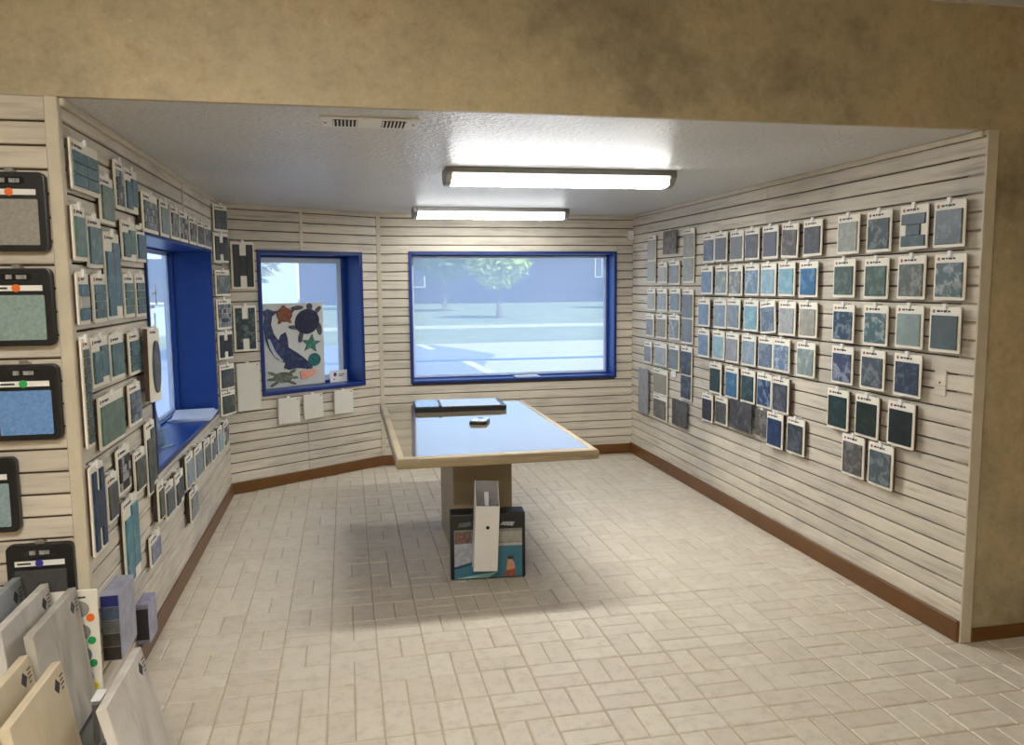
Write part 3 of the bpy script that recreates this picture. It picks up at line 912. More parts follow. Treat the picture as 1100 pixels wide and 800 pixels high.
# ------------------------------------------------------------------ cards on the left wall
GL = 'sample cards on the left wall'
GU = 'sample cards under the left window'
GW = 'sample cards between left window and bay corner'
GT = 'sample cards in a row above the left window'
left_cards = [  # near y, far y, top z, bottom z, colour, style, second colour, label
    (2.835, 3.125, 2.052, 1.885, 'teal', 'grid', 'blue', 'wide teal and blue checkered card, topmost at the left post', GL),
    (3.128, 3.300, 1.974, 1.800, 'sage green', 'plain', None, 'narrow sage green card right of the wide checkered card', GL),
    (3.335, 3.455, 2.060, 1.870, 'dark slate', 'mosaic', 'white marble', 'dark mosaic card with white dots, topmost row of left wall', GL),
    (3.470, 3.670, 2.050, 1.872, 'blue', 'step', None, 'blue stepped tile card, topmost row of left wall, farthest', GL),
    (2.780, 2.938, 1.833, 1.652, 'green', 'plain', None, 'green tile card next to the left post, second row', GL),
    (2.950, 3.112, 1.810, 1.632, 'teal', 'plain', None, 'teal tile card, second row, right of the green one', GL),
    (3.135, 3.335, 1.768, 1.442, 'blue', 'step', None, 'tall blue stepped tile card spanning second and third rows', GL),
    (3.384, 3.590, 1.833, 1.672, 'teal', 'step', None, 'teal stepped card, second row, right of the tall blue card', GL),
    (3.605, 3.757, 1.825, 1.672, 'blue', 'plain', None, 'blue green card, second row, touching the window corner', GL),
    (2.785, 2.931, 1.611, 1.439, 'blue', 'check', 'pale stone', 'card of blue, stone and blue squares by the left post', GL),
    (2.975, 3.125, 1.611, 1.439, 'teal', 'mosaic', 'forest green', 'teal mosaic card left of the tall blue card foot', GL),
    (3.369, 3.517, 1.617, 1.442, 'teal', 'mosaic', 'sage green', 'teal mosaic card just right of the tall blue card, third row', GL),
    (3.546, 3.703, 1.619, 1.437, 'forest green', 'mosaic', 'teal', 'green mosaic card beside the window edge, third row', GL),
    (2.740, 2.893, 1.393, 1.021, 'forest green', 'mosaic', 'dark green grey', 'tall narrow dark green mosaic card by the left post', GL),
    (2.912, 3.105, 1.391, 1.214, 'teal', 'step', None, 'teal stepped card, fourth row, left of the plain teal card', GL),
    (3.128, 3.308, 1.386, 1.216, 'teal', 'plain', None, 'plain teal card, fourth row, between two patterned cards', GL),
    (3.392, 3.575, 1.380, 1.204, 'blue', 'mosaic', 'teal', 'blue mosaic card, fourth row, near the window edge', GL),
    (2.955, 3.262, 1.175, 0.984, 'sage green', 'plain', None, 'wide plain sage green tile card, fifth row', GL),
    (3.345, 3.530, 1.172, 1.000, 'grey blue', 'mosaic', 'steel blue', 'grey blue mosaic card, fifth row, right of the wide green card', GL),
    (2.745, 2.960, 0.955, 0.644, 'royal blue', 'H', None, 'large royal blue tile card with H pattern beside the post', GL),
    (2.985, 3.118, 0.879, 0.704, 'charcoal', 'plain', None, 'charcoal tile card behind the blue H card', GL),
    (3.132, 3.305, 0.948, 0.770, 'black', 'mosaic', 'white marble', 'black and white mosaic card, sixth row', GL),
    (3.366, 3.540, 0.888, 0.714, 'dark green grey', 'plain', None, 'dark grey green card, sixth row, left of the tall striped card', GL),
    (3.568, 3.731, 0.973, 0.653, 'dark green grey', 'step', None, 'tall dark striped card under the near corner of the window', GL),
    (3.165, 3.375, 0.735, 0.391, 'turquoise', 'step', None, 'tall turquoise stepped tile card low on the left wall', GL),
    (3.535, 3.719, 0.476, 0.340, 'lavender', 'plain', None, 'small lavender picture card low on the left wall', GL),
    (3.775, 4.060, 1.979, 1.806, 'grey blue', 'mosaic', 'ash grey', 'grey mosaic card, first in the row above left window', GT),
    (4.114, 4.300, 1.980, 1.806, 'cool grey', 'plain', None, 'plain cool grey card, second in the row above left window', GT),
    (4.345, 4.540, 1.976, 1.806, 'ash grey', 'mosaic', 'grey blue', 'ash grey mosaic card, third in the row above left window', GT),
    (4.570, 4.790, 1.970, 1.806, 'dark stone', 'mosaic', 'pale grey', 'dark stone mosaic card, fourth in the row above left window', GT),
    (4.841, 5.050, 1.962, 1.806, 'ash grey', 'mosaic', 'charcoal', 'grey mosaic card, fifth in the row above left window', GT),
    (5.090, 5.310, 1.960, 1.806, 'grey blue', 'mosaic', 'lavender grey', 'blue grey mosaic card, sixth in the row above left window', GT),
    (5.340, 5.590, 1.963, 1.806, 'navy', 'mosaic', 'dove grey', 'navy speckled mosaic card, last in the row above left window', GT),
    (5.860, 6.030, 2.125, 1.945, 'dark green grey', 'plain', None, 'dark green card highest in the bay corner column', GW),
    (5.830, 6.010, 1.930, 1.730, 'black', 'H', None, 'small black H pattern card, second in the bay corner column', GW),
    (5.830, 6.010, 1.679, 1.500, 'smoky green', 'plain', None, 'smoky green card, third in the bay corner column', GW),
    (5.830, 6.010, 1.478, 1.268, 'ash grey', 'mosaic', 'dark stone', 'ash mosaic card, fourth in the bay corner column', GW),
    (5.830, 6.010, 1.250, 1.057, 'black', 'H', None, 'black H pattern card, fifth in the bay corner column', GW),
    (5.830, 6.010, 1.022, 0.843, 'charcoal', 'plain', None, 'charcoal card, sixth in the bay corner column', GW),
    (5.830, 6.010, 0.835, 0.660, 'dark green grey', 'plain', None, 'dark grey green card, lowest in the bay corner column', GW),
    (3.755, 3.865, 0.683, 0.508, 'dark green grey', 'plain', None, 'dark card at the near end of the row under left window', GU),
    (3.890, 4.075, 0.640, 0.480, 'teal grey', 'plain', None, 'teal grey card, second from near end under left window', GU),
    (4.117, 4.310, 0.640, 0.470, 'dark slate', 'step', None, 'dark slate stepped card, third from near end under left window', GU),
    (4.400, 4.600, 0.672, 0.490, 'pale blue grey', 'plain', None, 'pale blue grey card, fourth from near end under left window', GU),
    (4.660, 4.880, 0.662, 0.480, 'cool grey', 'plain', None, 'cool grey card, fifth from near end under left window', GU),
    (4.464, 4.680, 0.464, 0.292, 'ash grey', 'mosaic', 'dove grey', 'ash grey mosaic card alone in the lower row under left window', GU),
    (4.961, 5.160, 0.640, 0.480, 'teal grey', 'plain', None, 'teal grey card, sixth from near end under left window', GU),
    (5.215, 5.400, 0.636, 0.465, 'steel blue', 'step', None, 'steel blue stepped card, seventh from near end under left window', GU),
    (5.480, 5.660, 0.630, 0.460, 'ice blue', 'plain', None, 'ice blue card, second from far end under left window', GU),
    (5.740, 5.930, 0.626, 0.454, 'grey blue', 'mosaic', 'misty green', 'grey blue mosaic card, farthest under left window', GU),
]
for y0, y1, zt, zb, c, st, c2, lab, grp in left_cards:
    far = y0 > 3.74
    if not far:
        y0, y1 = y0 * 1.026, y1 * 1.026
    y0 = max(y0, YF + 0.016)
    if st == 'H' and not far: y1 = max(y1, y0 + 0.15)
    sample_card('left', (y0 + y1) / 2 - YF, zt, lab, c, cw=y1 - y0, ch=zt - zb, style=st, second=c2, group=grp,
                stand=0.004 if not far else (0.042 if grp == GW else 0.010), stack=0.008 if not far else (0.006 if grp == GW else 0.018), yaw=R(-24) if grp == GW else 0.0, header=0.036 if st != 'H' else 0.022)
# white card with a dark lens-shaped pebble at the near edge of the window
pc = sample_card('left', 3.735 - YF, 1.386, 'white card with a dark oval tile, hung at the near window edge', 'pale cream', cw=0.19, ch=0.32, style='mosaic', group=GL, stand=0.03, stack=0.02, roll=0.05)
for ch_ in list(pc.children):
    if ch_.name.startswith('mosaic_chips'):
        bpy.data.objects.remove(ch_)
MB().prism_y(ellipse(0.005, 0.15, 0.062, 0.115, 20), -0.066, -0.056).build('oval_tile', tile_mat('charcoal'), pc, 0.001)

# cards on the angled bay wall
GA = 'sample cards on the angled bay wall'
sample_card('angled', 0.152, 1.892, 'cream card with black H pattern, left of the bay window', 'black', cw=0.185, ch=0.345, style='H', group=GA, header=0.02, stand=0.012)
sample_card('angled', 0.150, 1.424, 'cream card with dark green H pattern, below the black one', 'dark green', cw=0.182, ch=0.342, style='H', group=GA, header=0.02, stand=0.012)
def blank_card(s, zt, cw, ch, lab, roll=0.0):
    r = empty('sample_card', wall_point('angled', s, zt - ch), ANG_R)
    tag(r, lab, 'sample card', GA)
    MB().prism_y(rrect(-cw / 2, 0, cw / 2, ch, 0.004, 2), -0.03, -0.012).build('tile', plain('tile_blank_pale', col(214, 210, 198), 0.5, var=0.03), r, 0.0015)
    MB().prism_y(ellipse(cw / 2 - 0.02, ch - 0.016, 0.006, 0.006, 10), -0.0315, -0.03).build('logo', M_RED, r)
    MB().box(-0.012, -0.02, ch - 0.01, 0.012, 0.004, ch + 0.008).build('hook', M_WHITE, r, 0.001)
    r.rotation_euler = (0, roll, ANG_R)
blank_card(0.158, 0.990, 0.185, 0.36, 'tall blank pale stone tile below the green H card')
blank_card(0.482, 0.692, 0.185, 0.205, 'blank pale square tile under the bay window, left of three', 0.02)
blank_card(0.703, 0.700, 0.175, 0.198, 'blank pale square tile under the bay window, middle of three', -0.02)
blank_card(0.985, 0.704, 0.180, 0.195, 'blank pale square tile under the bay window, right of three', 0.01)

# ------------------------------------------------------------------ sea animal panel standing in the bay window
sp = empty('sea_panel', wall_point('angled', 0.665, W2[2] + 0.0165, -0.175), ANG_R)
tag(sp, 'white mosaic panel with dolphin, turtles and starfish standing in the bay window', 'panel')
PW, PH = 0.545, 0.675
MB().box(-PW / 2, 0, 0, PW / 2, 0.012, PH).build('board', plain('panel_white', col(196, 196, 190), 0.5, var=0.05), sp, 0.002)
def pan(cx, cy):
    """drawing units to panel metres"""
    return ((cx - 50) / 325 * PW - PW / 2, (750 - cy) / 480 * PH)
def creature(name, pts, mat, t=0.007, y=0.0):
    q = [pan(*p) for p in pts]
    q = [(max(-PW / 2 - 0.002, min(PW / 2 + 0.002, x)), max(0.001, z)) for x, z in q]
    return MB().prism_y(q, y - t, y + 0.001).build(name, mat, sp)
def blob(cx, cy, rx, ry, n=18, a=0.0):
    ca, sa = math.cos(a), math.sin(a)
    return [(cx + rx * math.cos(t) * ca - ry * math.sin(t) * sa, cy + rx * math.cos(t) * sa + ry * math.sin(t) * ca) for t in [2 * math.pi * i / n for i in range(n)]]
M_DOLPHIN = stone('dolphin_tiles', col(36, 46, 82), col(70, 84, 122), 22)
M_TURTLE = stone('navy_turtle_tiles', col(26, 26, 54), col(48, 50, 86), 40)
M_TFLIP = stone('grey_turtle_tiles', col(62, 66, 78), col(96, 100, 106), 40)
M_BTURTLE = stone('brown_turtle_tiles', col(112, 60, 36), col(150, 92, 56), 40)
M_STAR = stone('green_star_tiles', col(58, 112, 96), col(90, 140, 120), 40)
M_SHELL = stone('teal_shell_tiles', col(24, 92, 92), col(50, 124, 118), 40)
M_CRAB = stone('olive_crab_tiles', col(86, 94, 76), col(140, 146, 124), 60)
M_CORAL = stone('pink_coral_tiles', col(226, 150, 124), col(240, 190, 168), 60)
creature('dolphin', [(52, 312), (78, 300), (124, 318), (98, 345), (92, 390), (104, 440), (128, 480), (140, 450), (166, 434), (176, 472), (178, 522),
                     (218, 552), (256, 584), (286, 616), (306, 640), (302, 658), (262, 652), (222, 646), (178, 652), (150, 640), (160, 612), (120, 590), (82, 536), (60, 470), (54, 400), (62, 350)], M_DOLPHIN)
creature('dolphin_belly', [(70, 470), (82, 470), (108, 540), (146, 596), (140, 606), (104, 570), (80, 520)], plain('dolphin_belly', col(176, 180, 190), 0.4), 0.0015, -0.007)
creature('turtle', blob(284, 378, 64, 74, 20, 0.35), M_TURTLE, 0.012)
for nm, q in (('turtle_flipper', blob(232, 298, 34, 13, 12, -0.1)), ('turtle_flipper', blob(345, 312, 26, 12, 12, -0.9)), ('turtle_flipper', blob(350, 424, 14, 38, 12, -0.1)),
              ('turtle_flipper', blob(212, 410, 30, 12, 12, 0.15)), ('turtle_flipper', blob(246, 468, 12, 34, 12, 0.2)), ('turtle_head', blob(300, 292, 16, 20, 12))):
    creature(nm, q, M_TFLIP, 0.007)
creature('small_turtle', blob(164, 334, 40, 42, 16), M_BTURTLE, 0.010)
for q in (blob(128, 320, 16, 8, 10, 0.5), blob(202, 318, 16, 8, 10, -0.6), blob(138, 374, 8, 16, 10, 0.5), blob(190, 372, 8, 14, 10, -0.5), blob(160, 292, 11, 12, 10)):
    creature('small_turtle_flipper', q, M_BTURTLE, 0.006)
star = []
for i in range(10):
    a = -math.pi / 2 + i * math.pi / 5 + 0.12
    rr = 56 if i % 2 == 0 else 24
    star.append((302 + rr * math.cos(a), 508 + rr * math.sin(a)))
creature('starfish', star, M_STAR, 0.009)
creature('shell', blob(318, 604, 34, 38, 18), M_SHELL, 0.009)
creature('crab', blob(146, 692, 52, 30, 16), M_CRAB, 0.009)
for q in (blob(90, 668, 26, 9, 10, 0.5), blob(84, 700, 24, 8, 10, 0.0), blob(98, 728, 26, 8, 10, -0.5), blob(196, 664, 22, 9, 10, -0.5), blob(206, 700, 20, 8, 10, 0.1), blob(194, 728, 22, 8, 10, 0.5)):
    creature('crab_leg', q, M_CRAB, 0.006)
creature('coral', [(236, 690), (234, 668), (252, 660), (268, 672), (284, 656), (300, 670), (318, 660), (330, 672), (316, 690), (290, 704), (262, 714), (242, 712)], M_CORAL, 0.009)
# small placard to its right
sc_ = empty('small_placard', wall_point('angled', 1.055, W2[2] + 0.0165, -0.150), ANG_R)
tag(sc_, 'small white placard with dark dot on the bay window sill', 'placard')
MB().box(-0.085, 0, 0, 0.085, 0.006, 0.10).build('card', M_WHITE, sc_, 0.001)
MB().prism_y(ellipse(-0.035, 0.066, 0.015, 0.018, 14), -0.001, 0.001).build('logo', plain('violet_print', col(66, 58, 110), 0.5), sc_)
MB().box(0.0, -0.001, 0.062, 0.06, 0.001, 0.068).box(0.0, -0.001, 0.048, 0.045, 0.001, 0.054).box(-0.05, -0.001, 0.02, -0.04, 0.001, 0.03).build('lettering', M_INK, sc_)

# ------------------------------------------------------------------ things on the window sills
def papers(name, loc, rz, w, d, n, lab, cat, cols):
    r = empty(name, loc, rz)
    tag(r, lab, cat)
    for i in range(n):
        q = MB().box(-w / 2, -d / 2, i * 0.004, w / 2, d / 2, i * 0.004 + 0.0038).build('sheet', cols[i % len(cols)], r)
        q.rotation_euler = (0, 0, random.uniform(-0.08, 0.08))
        q.location = (random.uniform(-.01, .01), random.uniform(-.01, .01), 0)
    return r
M_PAPER = plain('white_paper', col(222, 226, 232), 0.5, var=0.03)
M_PAPER2 = plain('bluish_paper', col(196, 208, 226), 0.45, var=0.05)
papers('brochure_pile', wall_point('left', 5.42 - YF, W3[2] + 0.0165, -0.10), R(94), 0.40, 0.24, 5, 'pile of white brochures on the far end of the left window sill', 'brochures', [M_PAPER, M_PAPER2])
papers('leaflet', (1.585, YB + 0.045, W1[2] + 0.0165), R(4), 0.22, 0.09, 3, 'few white leaflets lying on the back window sill', 'leaflet', [M_PAPER, M_PAPER2])
ah = empty('brochure_holder', wall_point('left', 4.42 - YF, W3[2] + 0.0165, -0.09), R(70))
tag(ah, 'clear brochure holder with leaflets near the front of left window sill', 'holder')
M_ACRYL = plain('clear_acrylic', col(190, 214, 236), 0.08)
M_ACRYL.node_tree.nodes['Principled BSDF'].inputs['Transmission Weight'].default_value = 0.85
MB().box(-0.06, -0.05, 0, 0.06, 0.05, 0.004).build('base', M_ACRYL, ah)
MB().prism_x([(0.03, 0.004), (0.034, 0.004), (0.074, 0.21), (0.07, 0.21)], -0.055, 0.055).build('back_plate', M_ACRYL, ah)
MB().prism_x([(-0.024, 0.004), (-0.020, 0.004), (-0.005, 0.09), (-0.009, 0.09)], -0.055, 0.055).build('front_plate', M_ACRYL, ah)
MB().prism_x([(0.004, 0.006), (0.022, 0.006), (0.062, 0.19), (0.044, 0.19)], -0.048, 0.048).build('leaflets', plain('leaflet_print', col(112, 136, 168), 0.4, var=0.4, scale=30), ah)

# ------------------------------------------------------------------ table
TX0, TX1, TY0, TY1, TZ = 0.212, 1.236, 3.818, 5.612, 0.73
tb = empty('table', ((TX0 + TX1) / 2, (TY0 + TY1) / 2, 0))
tag(tb, 'pedestal table with glossy beige top and rounded wooden edge in mid room', 'table')
hx, hy = (TX1 - TX0) / 2, (TY1 - TY0) / 2
M_TEDGE = make_slat_mat('bleached_oak_edge', col(166, 149, 118), col(176, 158, 122), col(134, 118, 92))
def make_laminate():
    mt, nt, b = new_mat('glossy_beige_laminate')
    g = N(nt, 'NewGeometry')
    nz = N(nt, 'TexNoise')
    nz.inputs['Scale'].default_value = 20
    nz.inputs['Detail'].default_value = 5
    nt.links.new(g.outputs['Position'], nz.inputs['Vector'])
    r = ramp(nt, [(0.3, col(116, 103, 80)), (0.7, col(126, 112, 88))])
    nt.links.new(nz.outputs['Fac'], r.inputs[0])
    nt.links.new(r.outputs[0], b.inputs['Base Color'])
    b.inputs['Roughness'].default_value = 0.06
    b.inputs['Coat Weight'].default_value = 0.8
    b.inputs['Coat Roughness'].default_value = 0.03
    b.inputs['Coat IOR'].default_value = 1.5
    b.inputs['IOR'].default_value = 1.5
    return mt
ew = 0.042
MB().box(-hx + ew, -hy + ew, TZ - 0.03, hx - ew, hy - ew, TZ).build('table_top', make_laminate(), tb)
def edge_strip(x0, y0, x1, y1):
    """half-round wood edging between two mitred corners, z from TZ-0.052 to TZ"""
    d = Vector((x1 - x0, y1 - y0, 0)).normalized()
    n = Vector((d.y, -d.x, 0))                    # outward
    prof = [(-ew, TZ + 0.0005), (-0.012, TZ + 0.0005), (-0.004, TZ - 0.005), (0, TZ - 0.018), (0, TZ - 0.034), (-0.005, TZ - 0.048), (-0.014, TZ - 0.054), (-ew, TZ - 0.054)]
    vs = []
    for (px, py), sg in (((x0, y0), 1), ((x1, y1), -1)):
        for o_, z in prof:
            p = Vector((px, py, 0)) + n * o_ - d * (sg * o_)     # mitre
            vs.append((p.x, p.y, z))
    k = len(prof)
    fs = [tuple(range(k)), tuple(range(2 * k - 1, k - 1, -1))] + [(i, (i + 1) % k, (i + 1) % k + k, i + k) for i in range(k)]
    MB().add(vs, fs).build('edge_strip', M_TEDGE, tb)
cs_ = [(-hx, -hy), (hx, -hy), (hx, hy), (-hx, hy)]
for i in range(4):
    a, b = cs_[i], cs_[(i + 1) % 4]
    edge_strip(a[0], a[1], b[0], b[1])
MB().box(-hx + ew, -hy + ew, TZ - 0.05, hx - ew, hy - ew, TZ - 0.03).build('underlay', plain('chipboard', col(150, 132, 102), 0.8), tb)
px0, px1, py0, py1 = 0.568 - 0.724, 0.912 - 0.724, 4.45 - 4.715, 5.06 - 4.715
M_PED = plain('tan_pedestal_laminate', col(168, 152, 124), 0.45, var=0.04, scale=5)
MB().box(px0, py0, 0.0, px1, py1, TZ - 0.05).build('pedestal', M_PED, tb, 0.003)
MB().box(px0 + 0.004, py0 - 0.003, 0.0, px1 - 0.004, py0 + 0.001, TZ - 0.055).build('pedestal_front_shade', plain('tan_pedestal_shaded', col(150, 134, 106), 0.5, var=0.05, scale=4), tb)  # shade of the pedestal front put into a darker tan sheet

# flat case on the table
ca = empty('flat_case', (0.735, 5.37, TZ + 0.0008), R(-2))
tag(ca, 'flat black case with grey lid lying at the back of the table', 'case')
MB().prism_z(rrect(-0.305, -0.165, 0.305, 0.165, 0.012, 3), 0, 0.03).build('body', M_BLACK, ca, 0.003)
M_LID = plain('satin_grey_lid', col(172, 176, 184), 0.12, var=0.03)
MB().box(-0.298, -0.158, 0.030, -0.138, 0.158, 0.037).build('lid_flap', plain('satin_blue_grey_lid', col(120, 138, 164), 0.08, var=0.03), ca, 0.003)
MB().box(-0.128, -0.158, 0.030, 0.27, 0.158, 0.036).build('lid', M_LID, ca, 0.003)
MB().box(-0.148, -0.162, 0.030, -0.130, -0.10, 0.040).build('latch', M_BLACK, ca, 0.002)
# handheld device
dv = empty('handheld_device', (0.775, 4.74, TZ + 0.0008), R(-20))
tag(dv, 'small rounded grey handheld device lying mid table in front of the case', 'device')
MB().prism_z(rrect(-0.055, -0.075, 0.055, 0.075, 0.03, 5), 0, 0.014).build('body', M_BLACK, dv, 0.003, 2)
MB().prism_z(rrect(-0.05, -0.07, 0.05, 0.07, 0.028, 5), 0.013, 0.024).build('cover', plain('silver_shell', col(170, 178, 190), 0.12), dv, 0.006, 2)
MB().prism_z(rrect(-0.018, 0.01, 0.018, 0.05, 0.01, 4), 0.024, 0.027).build('button', plain('dark_button', col(90, 96, 108), 0.3), dv, 0.001)

# ------------------------------------------------------------------ printed box and magazine file in front of the pedestal
pb = empty('printed_box', (0.703, 4.075, 0), R(-5))
tag(pb, 'black edged box with swimming pool photo standing before the pedestal', 'box')
BW, BH, BD = 0.40, 0.358, 0.12
MB().box(-BW / 2, 0, 0, BW / 2, BD, BH).build('body', M_BLACK, pb, 0.008, 2)
def patch(nm, pts, c, lift=0.0, parent=None, var=0.12, scale=30):
    return MB().prism_y([(x * BW - BW / 2, z * BH) for x, z in pts], -0.0008 - lift, 0.001).build(nm, plain('print_' + '_'.join(str(v) for v in c), col(*c), 0.35, var=var, scale=scale), parent or ph_)
def rc(x0, z0, x1, z1):
    return [(x0, z0), (x1, z0), (x1, z1), (x0, z1)]
ph_ = MB().prism_y([(0.05 * BW - BW / 2, 0.02 * BH), (0.955 * BW - BW / 2, 0.02 * BH), (0.955 * BW - BW / 2, 0.76 * BH), (0.05 * BW - BW / 2, 0.76 * BH)], -0.0006, 0.001).build('photo_print', plain('print_pool', col(60, 116, 138), 0.35, var=0.12, scale=12), pb)
patch('terrace_print', rc(0.05, 0.50, 0.955, 0.76), (128, 128, 122), 0.0003)
patch('wall_print', rc(0.62, 0.56, 0.955, 0.72), (158, 156, 146), 0.0006)
patch('coping_print', rc(0.60, 0.50, 0.955, 0.545), (176, 176, 168), 0.0006)
patch('people_print', rc(0.06, 0.56, 0.28, 0.74), (112, 84, 78), 0.0006, var=0.5, scale=60)
patch('lounger_print', [(0.05, 0.2), (0.30, 0.28), (0.30, 0.56), (0.05, 0.54)], (164, 168, 176), 0.0006, var=0.25, scale=40)
patch('pool_edge_print', [(0.05, 0.165), (0.32, 0.235), (0.32, 0.265), (0.05, 0.20)], (36, 62, 84), 0.0009)
patch('shallow_print', [(0.05, 0.02), (0.50, 0.02), (0.64, 0.11), (0.36, 0.07)], (150, 190, 190), 0.0006)
patch('swimsuit_print', [(0.70, 0.03), (0.87, 0.03), (0.86, 0.17), (0.80, 0.20), (0.75, 0.15)], (150, 78, 58), 0.0006, var=0.4, scale=70)
patch('skin_print', [(0.74, 0.12), (0.86, 0.14), (0.85, 0.22), (0.82, 0.29), (0.76, 0.29), (0.75, 0.2)], (196, 148, 112), 0.0009)
patch('hat_print', ellipse(0.80, 0.315, 0.045, 0.03, 14), (52, 50, 44), 0.0012)
patch('title_lettering', [(0.66, 0.82), (0.83, 0.80), (0.86, 0.86), (0.70, 0.87)], (150, 156, 160), 0.0003, pb, var=0.45, scale=90)
patch('small_lettering', [(0.10, 0.80), (0.28, 0.82), (0.28, 0.88), (0.12, 0.87)], (84, 88, 84), 0.0003, pb, var=0.5, scale=90)

mf = empty('magazine_file', (0.672, 4.012, 0.085), R(-4))
tag(mf, 'white open-topped file box with a round hole leaning on the printed box', 'file box')
M_FILE = plain('white_cardboard', col(222, 219, 214), 0.6, var=0.03)
M_FILEIN = plain('grey_board_inside', col(150, 148, 150), 0.8, var=0.08)
fwid, fz, fzb, fd = 0.062, 0.345, 0.455, 0.052
front = MB().box(-fwid, -fd, 0, fwid, -fd + 0.004, fz).build('front_panel', M_FILE, mf)
MB().box(-fwid, 0.048, 0, fwid, 0.052, fzb).build('back_panel', M_FILEIN, mf)
for s in (-1, 1):
    xa, xb = sorted((s * fwid, s * (fwid - 0.004)))
    MB().prism_x([(-fd + 0.004, 0), (0.048, 0), (0.048, fzb), (-fd + 0.004, fz)], xa, xb).build('side_panel', M_FILE, mf)
MB().box(-fwid + 0.004, -fd + 0.004, 0, fwid - 0.004, 0.048, 0.004).build('bottom', M_FILE, mf)
MB().prism_y(ellipse(0.004, 0.232, 0.0095, 0.0095, 16), -fd - 0.0008, -fd + 0.001).build('finger_hole', M_DARKHOLE, mf)
MB().prism_x([(-0.03, 0.006), (0.03, 0.006), (0.03, 0.40), (-0.03, 0.345)], -0.012, 0.010).build('papers', M_PAPER, mf)
mf.rotation_euler = (0, R(2.5), R(-4))

# ------------------------------------------------------------------ black sample trays on the front-left wall
GTR = 'black plastic sample trays on the front left wall'
def tray(xc, ztop, panel_c, dot_c, lab, ch=0.249, cw=0.205):
    r = empty('sample_tray', (xc, YF, ztop - ch))
    tag(r, lab, 'sample tray', GTR)
    MB().prism_y(rrect(-cw / 2, 0, cw / 2, ch, 0.02, 4), -0.034, -0.006).build('case', M_BLACK, r, 0.004, 2)
    MB().prism_y(rrect(-cw / 2 + 0.024, 0.020, cw / 2 - 0.024, ch - 0.085, 0.004, 2), -0.0365, -0.033).build('sample_panel', plain('plaster_' + '_'.join(map(str, panel_c)), col(*panel_c), 0.7, var=0.16, scale=90, bump=0.4, bscale=260), r)
    MB().box(-cw / 2 + 0.026, -0.0355, ch - 0.072, cw / 2 - 0.028, -0.033, ch - 0.054).build('label_strip', M_WHITE, r)
    MB().box(-cw / 2 + 0.034, -0.0362, ch - 0.066, -cw / 2 + 0.075, -0.0352, ch - 0.060).build('lettering', M_INK, r)
    MB().prism_y(ellipse(-0.002, ch - 0.063, 0.0125, 0.0125, 16), -0.0368, -0.035).build('sticker', plain('dot_' + '_'.join(map(str, dot_c)), col(*dot_c), 0.5), r)
    MB().prism_y(rrect(-0.045, ch - 0.038, 0.045, ch - 0.016, 0.008, 3), -0.0352, -0.032).build('handle_recess', plain('glossy_black', col(34, 36, 42), 0.12), r)
    MB().box(-0.03, -0.0362, ch - 0.034, -0.012, -0.035, ch - 0.02).box(0.0, -0.0362, ch - 0.034, 0.03, -0.035, ch - 0.021).build('logo', plain('silver_print', col(150, 150, 146), 0.3, var=0.4, scale=120), r)
    MB().box(-0.014, -0.024, ch - 0.002, 0.014, 0.004, ch + 0.006).box(-0.012, -0.03, ch - 0.006, 0.012, -0.018, ch + 0.012).build('hook', M_METAL, r)
tray(-1.026, 1.928, (146, 142, 132), (236, 112, 32), 'black tray with warm grey plaster panel and orange sticker, topmost of the column')
tray(-1.026, 1.626, (134, 154, 148), (236, 112, 32), 'black tray with grey green plaster panel and orange sticker')
tray(-1.026, 1.318, (102, 142, 196), (40, 168, 84), 'black tray with light blue plaster panel and green sticker')
tray(-1.172, 1.016, (134, 154, 158), (60, 120, 180), 'black tray cut by the left picture edge, below the blue panel tray')
tray(-1.018, 0.720, (70, 68, 66), (58, 48, 150), 'black tray with dark charcoal panel and violet sticker, lowest behind slabs')

# ------------------------------------------------------------------ stone slabs in the lower left rack
def make_slab_mat(name, a, b, c):
    mt, nt, bs = new_mat(name)
    tc = N(nt, 'TexCoord')
    mp = N(nt, 'VectorMath', operation='MULTIPLY')
    mp.inputs[1].default_value = (4.0, 9.0, 3.0)
    nt.links.new(tc.outputs['Object'], mp.inputs[0])
    nz = N(nt, 'TexNoise')
    nz.inputs['Scale'].default_value = 1.2
    nz.inputs['Detail'].default_value = 7
    nz.inputs['Distortion'].default_value = 0.9
    nt.links.new(mp.outputs[0], nz.inputs['Vector'])
    r = ramp(nt, [(0.3, a), (0.5, b), (0.7, c)])
    nt.links.new(nz.outputs['Fac'], r.inputs[0])
    nt.links.new(r.outputs[0], bs.inputs['Base Color'])
    bs.inputs['Roughness'].default_value = 0.55
    return mt
M_SG = make_slab_mat('silver_travertine', col(138, 132, 124), col(170, 164, 154), col(190, 184, 172))
M_SB = make_slab_mat('beige_limestone', col(196, 179, 148), col(205, 190, 160), col(212, 198, 170))
M_SW = make_slab_mat('pale_ash_stone', col(176, 168, 158), col(198, 191, 182), col(212, 206, 198))
M_SD = make_slab_mat('blue_grey_stone', col(124, 128, 132), col(146, 150, 152), col(160, 163, 164))
GS = 'stone slabs standing in the floor rack'
